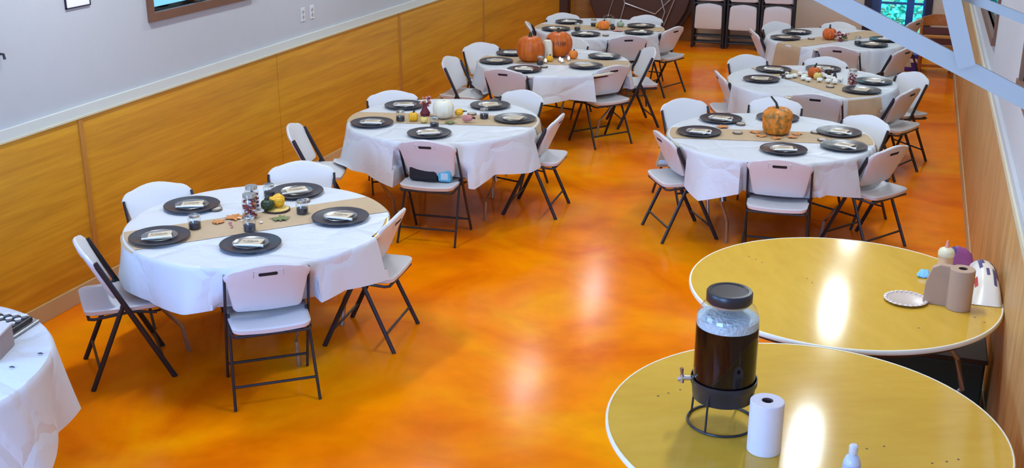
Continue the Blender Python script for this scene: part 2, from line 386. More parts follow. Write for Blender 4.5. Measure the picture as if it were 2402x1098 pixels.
# ---------------------------------------------------------------- folding chair
def pad(outline, front, back, scales=(1.0, 0.975, 0.9, 0.6, 0.25)):
    """closed cushion-like shell: outline 2D points, front/back map (a,b,k)->3D"""
    n = len(outline); cx = sum(p[0] for p in outline) / n; cy = sum(p[1] for p in outline) / n
    v = []; f = []
    def ring(fn, s, k): return [fn(cx + (p[0] - cx) * s, cy + (p[1] - cy) * s, k) for p in outline]
    rings = [ring(front, s, k) for s, k in reversed(list(zip(scales[1:], (0.75, 1, 1, 1))))]
    rings.append(ring(front, 1.0, 0)); rings += [ring(back, s, k) for s, k in zip(scales[1:], (0.75, 1, 1, 1))]
    for R in rings: v += R
    for i in range(len(rings) - 1):
        for k in range(n): a = i * n + k; b = i * n + (k + 1) % n; f.append((a, b, b + n, a + n))
    v.append(front(cx, cy, 1)); v.append(back(cx, cy, 1)); c0 = len(v) - 2
    for k in range(n): f.append(((k + 1) % n, k, c0)); q = (len(rings) - 1) * n; f.append((q + k, q + (k + 1) % n, c0 + 1))
    mb = MB(); mb.add(v, f); return mb
def rrect(hw0, hw1, y0, y1, r0, r1, arch=0.0, n=7, wf=None):
    """rounded outline, half widths at the y0 and y1 sides, corner radii, arch adds height to the y1 side"""
    pts = []
    def arc(cx, cy, r, a0, a1):
        for i in range(n + 1): a = a0 + (a1 - a0) * i / n; pts.append((cx + r * math.cos(a), cy + r * math.sin(a)))
    H = math.pi / 2
    for i in range(1, 6): pts.append((-(hw0 - r0) + 2 * (hw0 - r0) * i / 6, y0))
    arc(hw0 - r0, y0 + r0, r0, -H, 0)
    for i in range(1, 5):
        t = i / 5; pts.append((hw0 + (hw1 - hw0) * t, y0 + r0 + (y1 - r1 - y0 - r0) * t))
    arc(hw1 - r1, y1 - r1, r1, 0, H)
    for i in range(1, 8):
        t = i / 8; pts.append(((hw1 - r1) * (1 - 2 * t), y1 + arch * math.sin(math.pi * t)))
    arc(-(hw1 - r1), y1 - r1, r1, H, 2 * H)
    for i in range(1, 5):
        t = i / 5; pts.append((-(hw1 + (hw0 - hw1) * t), y1 - r1 - (y1 - r1 - y0 - r0) * t))
    arc(-(hw0 - r0), y0 + r0, r0, 2 * H, 3 * H)
    return pts
NB = Vector((0, 1, 0.43)).normalized()
def yl(z): return 0.22 - 0.476 * z
def build_chair():
    t = thing('folding_chair')
    def bp_(off):
        def fn(x, z, k):
            y = yl(z) - 0.032 * (1 - min(1, (x / 0.235) ** 2)) - 0.012
            if off < 0 and z > 0.79: y -= 0.0
            return tuple(Vector((x, y, z)) + NB * off * k)
        return fn
    out = rrect(0.205, 0.236, 0.50, 0.782, 0.03, 0.085, arch=0.028)
    out = [(x * (1 if z > 0.725 else (0.90 if z < 0.705 else 0.90 + 0.10 * (z - 0.705) / 0.02)), z) for x, z in out]
    pad(out, bp_(0.013), bp_(-0.013)).obj('backrest', PLAS, t)
    rim = MB(); pts = [Vector(bp_(0)(x, z, 0)) for x, z in out if z > 0.60]
    o = MB(); z0 = 0.752
    for sgn in (1,):
        q = [(x, z0 - 0.010 * math.cos(0), 0) for x in (-0.042, 0.042)]
    def bk(x, z, d): return tuple(Vector(bp_(0)(x, z, 0)) - NB * d)
    s = MB(); nn = 14; ol = [(0.040 * (1 if math.cos(a) > 0 else -1) * (1) + 0.010 * math.cos(a), z0 + 0.011 * math.sin(a)) for a in [2 * math.pi * (i + .5) / nn for i in range(nn)]]
    s.add([bk(x, z, 0.0146) for x, z in ol] + [bk(x, z, 0.010) for x, z in ol], [tuple(range(nn))] + [(i, i + nn, (i + 1) % nn + nn, (i + 1) % nn) for i in range(nn)])
    s.obj('slot_shade_plate', SLOT, t, False)  # raised black plate imitates the dark inside the hand hole
    r_ = MB(); g = [(-0.075, 0.735), (-0.075, 0.776), (0.075, 0.776), (0.075, 0.735)]
    r_.tube([bk(x, z, 0.0125) for x, z in g], 0.0035, 6); r_.obj('handle_recess_rim', PLAS, t)
    # seat
    def st(off):
        def fn(x, y, k):
            z = 0.447 + 0.012 * (x / 0.2) ** 2 - (0.0 if y < 0.12 else 2.2 * (y - 0.12) ** 2) - 0.006 * math.cos(y * 6)
            return (x, y, z + off * k)
        return fn
    pad(rrect(0.208, 0.222, -0.215, 0.205, 0.05, 0.065), st(0.006), st(-0.030)).obj('seat', PLAS, t)
    for sx in (-1, 1):
        MB().tube([(sx * 0.225, 0.22, 0.0), (sx * 0.222, yl(0.4), 0.4), (sx * 0.219, yl(0.738), 0.738)], 0.0085, 8, r2=0.015, up=(0, -0.9, -0.43)).obj('leg', BLK, t)
        MB().tube([(sx * 0.225, -0.222, 0.0), (sx * 0.208, -0.01, 0.475)], 0.0085, 8, r2=0.014, up=(0, -1, 0.4)).obj('leg', BLK, t)
    MB().tube([(-0.222, yl(0.10), 0.10), (0.222, yl(0.10), 0.10)], 0.008).obj('stretcher', BLK, t)
    MB().tube([(-0.222, -0.172, 0.115), (0.222, -0.172, 0.115)], 0.008).obj('stretcher', BLK, t)
    r_ = MB(); r_.tube([(-0.205, 0.03, 0.425), (-0.205, -0.17, 0.412), (-0.19, -0.195, 0.412), (0.19, -0.195, 0.412), (0.205, -0.17, 0.412), (0.205, 0.03, 0.425)], 0.009)
    r_.tube([(-0.205, 0.03, 0.425), (-0.205, 0.16, 0.40)], 0.008); r_.tube([(0.205, 0.03, 0.425), (0.205, 0.16, 0.40)], 0.008)
    r_.tube([(-0.205, 0.13, 0.405), (0.205, 0.13, 0.405)], 0.008)
    r_.obj('seat_frame', BLK, t)
    return t
CH = Maker(build_chair)

TC = {'T1': (1.461, 5.653), 'T2': (1.501, 8.40), 'T3': (1.593, 11.08), 'T4': (1.469, 13.30), 'R1': (4.039, 8.72), 'R2': (4.14, 10.95), 'R3': (4.177, 13.47), 'BF': (0.90, 3.36)}
TD = {'T1': 'nearest left table', 'T2': 'second left table', 'T3': 'third left table', 'T4': 'farthest left table',
      'R1': 'nearest clothed right table', 'R2': 'middle right table', 'R3': 'farthest right table', 'BF': 'buffet table'}
CHAIRS = {'T1 front': (1.837, 5.076, 0.66), 'T1 left': (0.931, 5.023, -0.805), 'T1 right': (2.045, 5.902, 1.665), 'T1 back-left': (0.681, 5.84, -2.169), 'T1 back-right': (1.24, 6.54, -2.692),
          'T2 front': (1.695, 7.723, 0.086), 'T2 right': (2.22, 8.616, 1.62), 'T2 left': (0.742, 7.674, -1.25), 'T2 back-left': (0.867, 8.829, -2.614), 'T2 back-right': (1.803, 9.21, 2.856),
          'T3 left': (0.797, 10.658, -1.55), 'T3 back-left': (0.759, 11.408, -2.28), 'T3 back': (1.43, 12.0, -3.4), 'T3 front-left': (1.36, 10.45, -0.10), 'T3 front-right': (2.146, 10.90, 0.908), 'T3 right': (2.265, 11.766, 2.082),
          'T4 left': (0.814, 13.157, -1.215), 'T4 back-left': (0.93, 13.75, -2.535), 'T4 back-right': (1.84, 13.9, 2.95), 'T4 front': (1.925, 12.712, 0.47), 'T4 right': (2.205, 13.397, 1.2),
          'R1 left': (3.44, 8.43, -1.012), 'R1 back-left': (3.333, 9.371, -2.416), 'R1 back': (3.958, 9.642, -3.117), 'R1 back-right': (4.628, 9.236, 2.541), 'R1 front': (4.207, 8.06, 0.049), 'R1 right': (4.79, 8.60, 0.98),
          'R2 left': (3.47, 10.88, -1.2), 'R2 back-left': (3.526, 11.61, -2.478), 'R2 back': (4.165, 11.72, 2.929), 'R2 front': (4.279, 10.30, -0.15), 'R2 back-right': (4.918, 11.251, 2.256), 'R2 right': (4.865, 10.695, 1.148),
          'R3 left': (3.416, 13.505, -1.221), 'R3 back-left': (3.558, 13.947, -2.308), 'R3 back': (4.106, 14.12, -3.45), 'R3 front': (4.30, 12.80, -0.25), 'R3 right': (4.785, 12.862, 1.1)}
for k, (x, y, rz) in CHAIRS.items():
    tk, pos = k.split(' ')
    CH.place((x, y, 0), rz, 'white plastic folding chair at the %s seat of the %s' % (pos, TD[tk]), 'chair', 'white folding chairs')
CH.place((4.86, 14.95, 0), 1.15, 'white plastic folding chair standing alone before the glass door', 'chair', 'white folding chairs')

# ---------------------------------------------------------------- tables under cloths
R = 0.762
def leg_pair_table(loc, label, group, topmat, band, rz=0.3):
    t = thing('round_table', loc, rz, label, 'table', group)
    MB().lathe([(R - 0.008, -0.018), (R - 0.004, 0.0)], 96).obj('tabletop', topmat, t)
    MB().lathe([(R - 0.004, -0.022), (R, -0.016), (R, -0.004), (R - 0.004, 0.0012), (R - 0.010, 0.0012), (R - 0.010, -0.0005)], 96, caps=False).obj('edge_band', band, t)
    MB().lathe([(R - 0.03, -0.045), (R - 0.03, -0.019)], 64).obj('apron', UNDER, t)
    for sx in (-1, 1):
        for sy in (-1, 1):
            MB().tube([(sx * 0.44, sy * 0.30, -0.05), (sx * 0.455, sy * 0.42, -0.20), (sx * 0.46, sy * 0.46, -0.36), (sx * 0.41, sy * 0.39, -0.48), (sx * 0.37, sy * 0.33, -0.57), (sx * 0.36, sy * 0.30, -loc[2])], 0.0135, 10).obj('leg', SILV, t)
        MB().tube([(sx * 0.44, -0.31, -0.055), (sx * 0.44, 0.31, -0.055)], 0.0125, 8).obj('leg_brace', SILV, t)
        MB().tube([(sx * 0.40, 0, -0.055), (sx * 0.1, 0, -0.055)], 0.008, 8).obj('leg_brace', SILV, t)
    return t
ZT = 0.745
import bisect
class Skirt:
    def __init__(s, key, seed, D0=0.33, z=ZT):
        r = random.Random(seed); s.c = TC[key]; s.z = z; s.D0 = D0
        kn = []; a = r.uniform(0, 0.2)
        while a < 2 * math.pi - 0.12: kn.append(a); a += r.uniform(0.20, 0.46)
        s.kn = kn; s.val = [(1 if i % 2 == 0 else 0) * r.uniform(0.6, 1.0) + r.uniform(0, 0.15) for i in range(len(kn))]
        s.kd = [v * 0.6 + r.uniform(-0.3, 0.5) for v in s.val]
        s.ch = [(cx, cy, rz) for k, (cx, cy, rz) in CHAIRS.items() if k.split(' ')[0] == key]
    def interp(s, a, arr):
        a = a % (2 * math.pi); kn = s.kn; i = bisect.bisect_right(kn, a) - 1
        k0 = kn[i] if i >= 0 else kn[-1] - 2 * math.pi; v0 = arr[i]; j = (i + 1) % len(kn)
        k1 = kn[j] if i + 1 < len(kn) else kn[0] + 2 * math.pi
        u = (a - k0) / (k1 - k0); return v0 + (arr[j] - v0) * u
    def drop(s, th): return s.D0 + 0.07 * s.interp(th, s.kd)
    def pt(s, th, rho, off=0.0):
        if rho <= R: return (s.c[0] + rho * math.cos(th), s.c[1] + rho * math.sin(th), s.z + off)
        q = rho - R; f = s.interp(th, s.val)
        r = R + 0.010 * min(1, q / 0.02) + q * (0.0 + 0.34 * f) + off; z = s.z - q + 0.004 * min(1, q / 0.01) + off * 0.2
        x = s.c[0] + r * math.cos(th); y = s.c[1] + r * math.sin(th)
        for (cx, cy, rz) in s.ch:
            dx, dy = x - cx, y - cy; co, si = math.cos(rz), math.sin(rz)
            lx = dx * co + dy * si; ly = -dx * si + dy * co
            if abs(lx) < 0.27 and ly > -0.40 and ly < 0.6:
                lim = yl(z) + 0.035 + off
                if z < 0.475 + off and abs(lx) < 0.24 and ly < 0.25:
                    ex = 0.475 + off - z; z = 0.462 + off + 0.012; lim = yl(z) + 0.035 + off; ly = ly - ex * 1.2
                if z > 0.30 and ly < lim: ly = lim
                x = cx + lx * co - ly * si; y = cy + lx * si + ly * co
        return (x, y, z)
    def build(s):
        n = 240; v = []; f = []; top = [0.25, 0.55, 0.74]; rows = 16
        v.append((s.c[0], s.c[1], s.z))
        for r in top: v += [s.pt(2 * math.pi * k / n, r) for k in range(n)]
        for i in range(rows + 1):
            for k in range(n):
                th = 2 * math.pi * k / n; u = i / rows; u = u ** 1.25
                v.append(s.pt(th, R + s.drop(th) * u + 1e-5))
        for k in range(n): f.append((0, 1 + k, 1 + (k + 1) % n))
        for i in range(len(top) + rows):
            for k in range(n):
                a = 1 + i * n + k; b = 1 + i * n + (k + 1) % n; f.append((a, a + n, b + n, b))
        mb = MB(); mb.add(v, f)
        o = mb.obj('tablecloth', CLOTH, None, True)
        return o
    def runner(s, ang, lp, lm, w=0.34):
        v = []; f = []; nu, nv = 60, 13; ca, sa = math.cos(ang), math.sin(ang)
        for i in range(nu + 1):
            for j in range(nv):
                t = -w / 2 + w * j / (nv - 1); a = math.sqrt(R * R - t * t)
                u = -(a + lm) + (2 * a + lm + lp) * i / nu
                if abs(u) <= a: x, y = u, t; q = math.hypot(x, y); th = math.atan2(y, x) + ang; v.append(s.pt(th, min(q, R), 0.0025))
                else:
                    th = math.atan2(t, math.copysign(a, u)) + ang; v.append(s.pt(th, R + abs(u) - a, 0.005))
        for i in range(nu):
            for j in range(nv - 1): a = i * nv + j; f.append((a, a + nv, a + nv + 1, a + 1))
        mb = MB(); mb.add(v, f); return mb.obj('table_runner', KRAFT, None, True)
SK = {}
for i, key in enumerate(['T1', 'T2', 'T3', 'T4', 'R1', 'R2', 'R3', 'BF']):
    sk = SK[key] = Skirt(key, 11 + i * 7, D0={'BF': 0.30, 'R1': 0.25, 'T1': 0.225, 'T2': 0.28, 'T3': 0.21}.get(key, 0.25))
    leg_pair_table((*TC[key], ZT - 0.003), 'round folding table with bent grey legs under the white cloth, ' + TD[key], 'tables under white cloths', LAM, LAMW, {'T1': 0.05, 'T2': 0.25, 'R1': 0.40}.get(key, 0.4 + i))
    tag(sk.build(), 'white plastic tablecloth draped over the ' + TD[key], 'tablecloth', 'white tablecloths')
for key, ang, lp, lm, d in [('T1', 46.8, 0.05, 0.02, 'running left to right'), ('T2', 12.6, 0.12, 0.03, 'running left to right'), ('T3', 8, 0.05, 0.02, 'under the pumpkins'), ('T4', 10, 0.03, 0.02, 'under the small pumpkin'),
                            ('R1', 11, 0.1, 0.30, 'hanging over the left rim'), ('R2', -48, 0.30, 0.05, 'hanging over the front right rim'), ('R3', 53, 0.03, 0.31, 'hanging over the front left rim')]:
    tag(SK[key].runner(math.radians(ang), lp, lm), 'brown kraft paper runner %s on the %s' % (d, TD[key]), 'table runner', 'kraft paper runners')

# ---------------------------------------------------------------- place settings
ZC = ZT + 0.004
def build_charger():
    t = thing('charger_plate')
    MB().lathe([(0.10, 0.0), (0.125, 0.003), (0.150, 0.013), (0.167, 0.0155), (0.1665, 0.0185), (0.150, 0.017), (0.122, 0.0075), (0.002, 0.0065)], 48).obj('plate_body', CHARG, t)
    MB().lathe([(0.1665, 0.0145), (0.1695, 0.0165), (0.1665, 0.0195)], 48, caps=False).obj('plate_rim', CHARG, t)
    return t
def build_clear():
    t = thing('clear_plate')
    MB().lathe([(0.070, 0.0), (0.080, 0.002), (0.100, 0.011), (0.098, 0.0125), (0.079, 0.004), (0.002, 0.0028)], 36, rib=lambda a: 1 + 0.012 * math.cos(a * 18)).obj('plate_body', CLEAR, t)
    return t
def scribble(mb, x0, x1, y, h, seed, z, th=0.0016):
    r = random.Random(seed); x = x0; 
    while x < x1:
        w_ = r.uniform(0.004, 0.008); a = r.uniform(-0.6, 0.6)
        p = Vector((x, y - h / 2 * r.uniform(0.4, 1), z)); q = Vector((x + a * 0.004, y + h / 2 * r.uniform(0.4, 1.3), z)); e = Vector((x + w_, y - h * 0.3, z))
        for u, v in ((p, q), (q, e)):
            d = (v - u).normalized(); nn_ = Vector((-d.y, d.x, 0)) * th / 2
            mb.add([u - nn_, v - nn_, v + nn_, u + nn_], [(0, 1, 2, 3)])
        x += w_
def build_napkin():
    t = thing('kraft_napkin')
    m = MB(); w_, h_ = 0.064, 0.053
    v = []; f = []; nx, ny = 8, 5
    for lay in (0, 1):
        for i in range(nx + 1):
            for j in range(ny + 1):
                x = -w_ + 2 * w_ * i / nx; y = -h_ + 2 * h_ * j / ny
                v.append((x + 0.002 * lay, y, 0.001 + lay * 0.007 + 0.003 * math.sin(x * 30) * lay))
    n1 = (nx + 1) * (ny + 1)
    for lay in (0, 1):
        for i in range(nx):
            for j in range(ny):
                a = lay * n1 + i * (ny + 1) + j; q = (a, a + ny + 1, a + ny + 2, a + 1); f.append(q if lay else q[::-1])
    for i in range(nx):
        a = i * (ny + 1); f.append((a, a + ny + 1, n1 + a + ny + 1, n1 + a)); a += ny; f.append((a + ny + 1, a, n1 + a, n1 + a + ny + 1))
    for j in range(ny): f.append((j + 1, j, n1 + j, n1 + j + 1)); a = nx * (ny + 1) + j; f.append((a, a + 1, n1 + a + 1, n1 + a))
    m.add(v, f); m.obj('folded_paper', NAPK, t, True)
    s = MB(); scribble(s, -0.045, 0.04, 0.006, 0.020, 3, 0.0122); scribble(s, -0.02, 0.02, -0.018, 0.008, 8, 0.0122, 0.001); s.obj('printed_lettering', INK, t, False)
    return t
def build_cutlery():
    t = thing('wrapped_cutlery')
    m = MB(); m.tube([(-0.075, 0, 0.006), (0.02, 0.002, 0.008), (0.07, 0, 0.006)], [0.005, 0.007, 0.006], 8); m.obj('handle', WHITEP, t)
    m = MB(); m.tube([(0.06, 0, 0.006), (0.09, 0.003, 0.007)], [0.006, 0.010], 8); m.obj('white_wrap', WHITEP, t)
    return t
CG, CP, NK, CU = Maker(build_charger), Maker(build_clear), Maker(build_napkin), Maker(build_cutlery)
PLATES = {'T1': [('back-left', 0.93, 5.76, .4), ('left', 1.07, 5.18, .55), ('front', 1.64, 5.27, .2), ('right', 1.89, 5.86, .0), ('back-right', 1.38, 6.31, .75)],
          'T2': [('back-left', 1.02, 8.71, .3), ('back-right', 1.71, 8.98, .5), ('left', 0.98, 8.02, .2), ('right', 2.05, 8.56, -.1), ('front', 1.59, 7.90, .5)],
          'T3': [('back-left', 1.05, 11.33, .3), ('left', 1.03, 10.83, .3), ('back-right', 2.02, 11.46, 0), ('front-right', 1.98, 10.90, .6), ('front-left', 1.47, 10.52, 0)],
          'T4': [('back-left', 1.02, 13.56, .3), ('left', 1.03, 12.98, .3), ('front-left', 1.46, 12.74, 0), ('back-right', 1.92, 13.54, 0), ('front-right', 2.03, 13.06, 0)],
          'R1': [('back-left', 3.58, 9.13, -.3), ('left', 3.52, 8.62, -.1), ('front', 4.19, 8.31, .2), ('right', 4.60, 8.55, -.5), ('back-right', 4.53, 8.97, -.3), ('back', 4.03, 9.31, 0)],
          'R2': [('back-left', 3.75, 11.32, -.3), ('left', 3.70, 10.81, 0), ('back-right', 4.69, 11.05, -.2), ('front-right', 4.62, 10.60, -.3), ('back', 4.20, 11.52, 0)],
          'R3': [('back-left', 3.72, 13.70, 0), ('left', 3.64, 13.24, 0), ('back-right', 4.70, 13.50, 0), ('front-right', 4.58, 13.10, 0)]}
for key, L_ in PLATES.items():
    for i, (pos, x, y, rz) in enumerate(L_):
        cx, cy = TC[key]; d = math.hypot(x - cx, y - cy)
        if d > 0.58: x = cx + (x - cx) * 0.58 / d; y = cy + (y - cy) * 0.58 / d
        w_ = '%s place of the %s' % (pos, TD[key])
        CG.place((x, y, ZC), rz, 'dark charcoal charger plate at ' + w_, 'plate', 'dark charger plates')
        CP.place((x, y, ZC + 0.0075), rz, 'small clear plastic plate on the charger, ' + w_, 'plate', 'clear plates')
        NK.place((x, y, ZC + 0.0120), rz, 'folded brown printed napkin on the plate, ' + w_, 'napkin', 'kraft napkins')
        ang = rz + 0.35
        if i % 2 == 0 or key in ('T1', 'R1'):
            CU.place((x - 0.05 * math.sin(-ang) * 0 + 0.01, y - 0.052, ZC + 0.0125), ang - 0.3, 'white wrapped cutlery beside the napkin, ' + w_, 'cutlery', 'wrapped cutlery')

# ---------------------------------------------------------------- jars, lids, gourds, leaves
def jar_prof(r, h): return [(r * 0.85, 0), (r, 0.006), (r, h * 0.74), (r * 0.80, h * 0.86), (r * 0.80, h)]
def build_jar(r, h, dark, lid=False, tint=GLASS):
    def b():
        t = thing('glass_jar')
        MB().lathe(jar_prof(r, h), 24).obj('glass_body', tint, t)
        MB().lathe([(r * 0.80, h - 0.016), (r * 0.84, h - 0.014), (r * 0.84, h - 0.001), (r * 0.78, h)], 24, caps=False).obj('jar_rim', METL, t)
        MB().lathe([(r * 0.82, 0.002), (r * 0.9, 0.004), (r * 0.9, h * dark), (r * 0.3, h * dark + 0.003)], 20).obj('dark_filling', CHARG, t)
        return t
    return b
SJ = Maker(build_jar(0.037, 0.085, 0.42)); BJ_ = build_jar(0.045, 0.175, 0.02)
def build_tall():
    t = thing('candy_jar')
    r, h = 0.043, 0.145
    MB().lathe(jar_prof(r, h), 24).obj('glass_body', GLASS, t)
    MB().lathe([(r * 0.80, h - 0.02), (r * 0.85, h - 0.018), (r * 0.85, h + 0.002), (r * 0.4, h + 0.003)], 24).obj('jar_lid', METL, t)
    rn = random.Random(2); cm = [mat('candy_maroon', (0.25, 0.03, 0.04), 0.4), mat('candy_orange', (0.75, 0.22, 0.03), 0.4), mat('candy_white', (0.8, 0.72, 0.66), 0.4)]
    m = MB()
    for i in range(85):
        a = rn.uniform(0, 6.28); q = r * 0.78 * math.sqrt(rn.random()); z = 0.012 + 0.095 * rn.random()
        m.ball((q * math.cos(a), q * math.sin(a), z), 0.0105, 1.2, 0.9, 0.8, 6, 4, rn.choice([0, 0, 1, 2]))
    o = m.obj('candy_filling', cm, t); o['kind'] = 'stuff'
    return t
TJ = Maker(build_tall)
def build_lid():
    t = thing('jar_lid')
    MB().lathe([(0.036, 0), (0.038, 0.002), (0.038, 0.011), (0.034, 0.013), (0.031, 0.0115), (0.002, 0.0115)], 24).obj('lid_ring', BRNZ, t)
    MB().lathe([(0.030, 0.0118), (0.002, 0.0128)], 20).obj('lid_disc', mat('pale_lid_disc', (0.5, 0.47, 0.42), 0.4), t)
    return t
LD = Maker(build_lid)
def ribs(n, amt): return lambda a: 1 - amt * (0.5 + 0.5 * math.cos(n * a)) ** 2 * 1.0
def gourd(name, x, y, r, h, m, label, n=12, amt=0.09, stem=0.05, sr=0.014, tilt=None, prof=None, stemmat=None, cat='gourd', group=None, lean=(0.01, 0.01), z=ZC, noise=0):
    t = thing(name, (x, y, z), 0, label, cat, group)
    P = prof or [(0.12, 0.03), (0.45, 0.0), (0.78, 0.10), (0.95, 0.28), (1.0, 0.48), (0.96, 0.68), (0.80, 0.86), (0.52, 0.965), (0.28, 0.985), (0.10, 0.93)]
    mb = MB().lathe([(a * r, b * h) for a, b in P], 72, rib=ribs(n, amt))
    o = mb.obj('gourd_skin' if name != 'pumpkin' else 'pumpkin_skin', m, t)
    s = MB(); s.tube([(0, 0, h * 0.90), (lean[0] * 0.3, lean[1] * 0.3, h * 0.93 + stem * 0.5), (lean[0], lean[1], h * 0.93 + stem)], [sr * 1.5, sr, sr * 0.8], 7); s.obj('stem', stemmat or STEM, t)
    if tilt: t.rotation_euler = tilt
    return t
def leafshape(name, x, y, s_, m, label, rz=0, cat='leaf', group=None, z=ZC):
    n = 20; v = [(0, 0, 0.006)]; rn = random.Random(int(x * 1000) + int(y * 77))
    for i in range(n):
        a = 2 * math.pi * i / n; r = s_ * (1 if i % 4 == 0 else 0.55 if i % 2 else 0.75) * rn.uniform(0.85, 1.1)
        v.append((r * math.cos(a), r * math.sin(a), 0.002 + 0.008 * rn.random()))
    f = [(0, i, i % n + 1) for i in range(1, n + 1)]; mb = MB(); mb.add(v, f)
    mb.add([(p[0], p[1], p[2] - 0.0015) for p in v], [q[::-1] for q in f])
    o = mb.obj(name, m, None, False); o.location = (x, y, z); o.rotation_euler = (0, 0, rz); tag(o, label, cat, group); return o
def blob_cluster(name, x, y, spread, n, r, mats, label, cat, seed, z=ZC, zs=0.03, kind=None):
    rn = random.Random(seed); m = MB()
    for i in range(n):
        a = rn.uniform(0, 6.28); q = spread * math.sqrt(rn.random())
        rr = r * rn.uniform(0.6, 1.2); m.ball((q * math.cos(a), q * math.sin(a), rr * 0.8 + rn.uniform(0, zs)), rr, rn.uniform(.8, 1.4), rn.uniform(.8, 1.4), rn.uniform(.6, 1), 7, 5, rn.randrange(len(mats)))
    o = m.obj(name, mats, None, True); o.location = (x, y, z); tag(o, label, cat)
    if kind: o['kind'] = kind
    return o

# T1
d = TD['T1']
TJ.place((1.375, 5.70, ZC), 0, 'taller front jar of maroon candy on the ' + d.replace('the candy jars', 'candy'), 'jar', 'candy jars')
TJ.place((1.30, 5.85, ZC), 1, 'rear candy jar standing behind the front one at the wall side', 'jar', 'candy jars')
for x, y, l in [(1.18, 5.42, 'small glass jar with dark filling nearest the left plate'), (1.50, 5.49, 'small glass jar with dark filling just behind the front plate'), (1.63, 5.87, 'small glass jar with dark filling beside the right-hand plate'), (1.27, 6.10, 'small glass jar with dark filling behind the yellow gourd')]:
    SJ.place((x, y, ZC), 0, l + ' on the nearest left table', 'jar', 'small jars')
LD.place((1.10, 5.76, ZC), 0, 'round jar lid lying beside the back-left plate of the nearest left table', 'lid', 'jar lids')
LD.place((1.52, 6.09, ZC), 0, 'round dark jar lid behind the right-hand jar of the nearest left table', 'lid', 'jar lids')
t = thing('wood_slice', (1.455, 5.875, ZC), 0, 'flat pale wood slice under the gourds of the nearest left table', 'wood slice')
MB().lathe([(0.075, 0), (0.078, 0.003), (0.078, 0.010), (0.074, 0.012)], 28).obj('bark_edge', CONE, t); MB().lathe([(0.072, 0.012), (0.001, 0.0125)], 28).obj('cut_face', PYEL, t)
gourd('green_gourd', 1.415, 5.835, 0.042, 0.062, DGR, 'dark green ribbed gourd on the wood slice of the nearest left table', stem=0.02, sr=0.006, z=ZC + 0.013)
g = gourd('yellow_gourd', 1.47, 5.93, 0.045, 0.105, YEL, 'bright yellow warty gourd with a dark end on the wood slice', stem=0.02, sr=0.012, n=8, prof=[(0.1, 0), (0.7, 0.05), (1, 0.3), (0.85, 0.5), (0.5, 0.7), (0.45, 0.9), (0.25, 1.0)], z=ZC + 0.045, tilt=(0.3, -1.35, 0.6))
leafshape('orange_leaf', 1.29, 5.66, 0.075, ORL, 'orange artificial leaf left of the candy jar on the nearest left table', 0.4, group='fallen leaves')
leafshape('orange_leaf', 1.25, 5.55, 0.05, ORL, 'smaller orange leaf by the small jar on the nearest left table', 1.4, group='fallen leaves')
leafshape('olive_leaf', 1.56, 5.73, 0.07, GRN, 'olive green leaf in front of the wood slice on the nearest left table', 0.9, group='fallen leaves')
blob_cluster('pebble_confetti', 1.40, 5.60, 0.11, 16, 0.007, [COT, WHITEP, PNK], 'loose white and pink pebbles scattered before the candy jars', 'confetti', 3, zs=0.0, kind='stuff')
# T2
gourd('pumpkin', 1.49, 8.43, 0.088, 0.15, WPUMP, 'smooth ivory white pumpkin at the middle of the second left table', amt=0.04, stem=0.012, sr=0.01, stemmat=WPUMP, cat='pumpkin')
t = thing('dried_bouquet', (1.31, 8.47, ZC), 0, 'tall maroon and tan dried flower bundle left of the white pumpkin', 'decoration')
MB().lathe([(0.035, 0), (0.042, 0.02), (0.02, 0.06), (0.015, 0.085)], 16).obj('maroon_base', MAR, t)
m = MB(); rn = random.Random(4)
for i in range(22): m.ball((rn.uniform(-.035, .035), rn.uniform(-.03, .03), rn.uniform(.075, .15)), rn.uniform(.010, .018), 1, 1, .8, 7, 5, rn.randrange(3))
m.obj('dried_flowers', [PNK, mat('tan_dried_flower', (0.45, 0.22, 0.06), 0.7), MAR], t)
gourd('yellow_gourd', 1.30, 8.26, 0.040, 0.07, YEL, 'small bright yellow gourd left of the white pumpkin', stem=0.02, sr=0.008, n=7, amt=0.2)
for x, y, l in [(1.20, 8.23, 'small glass jar left of the yellow gourd'), (1.54, 8.12, 'small glass jar in front of the white pumpkin'), (1.80, 8.53, 'small glass jar right of the white pumpkin')]:
    SJ.place((x, y, ZC), 0, l + ' on the second left table', 'jar', 'small jars')
gourd('tan_gourd', 1.40, 8.24, 0.030, 0.045, PYEL, 'small tan gourd tucked before the white pumpkin', stem=0.012, sr=0.006)
g = gourd('striped_gourd', 1.56, 8.50, 0.028, 0.07, YEL, 'little yellow gourd lying behind the white pumpkin', stem=0.03, sr=0.006, z=ZC + 0.03, tilt=(0, 1.3, 0.2))
g = gourd('pink_gourd', 1.68, 8.36, 0.026, 0.09, PNK, 'dusty pink and green gourd lying right of the white pumpkin', stem=0.02, sr=0.010, z=ZC + 0.026, tilt=(0, 1.4, 0.0))
LD.place((1.66, 8.62, ZC), 0, 'grey jar lid behind the pink gourd on the second left table', 'lid', 'jar lids')
leafshape('olive_leaf', 1.60, 8.29, 0.06, GRN, 'olive leaf under the pink gourd on the second left table', 0.2, group='fallen leaves')
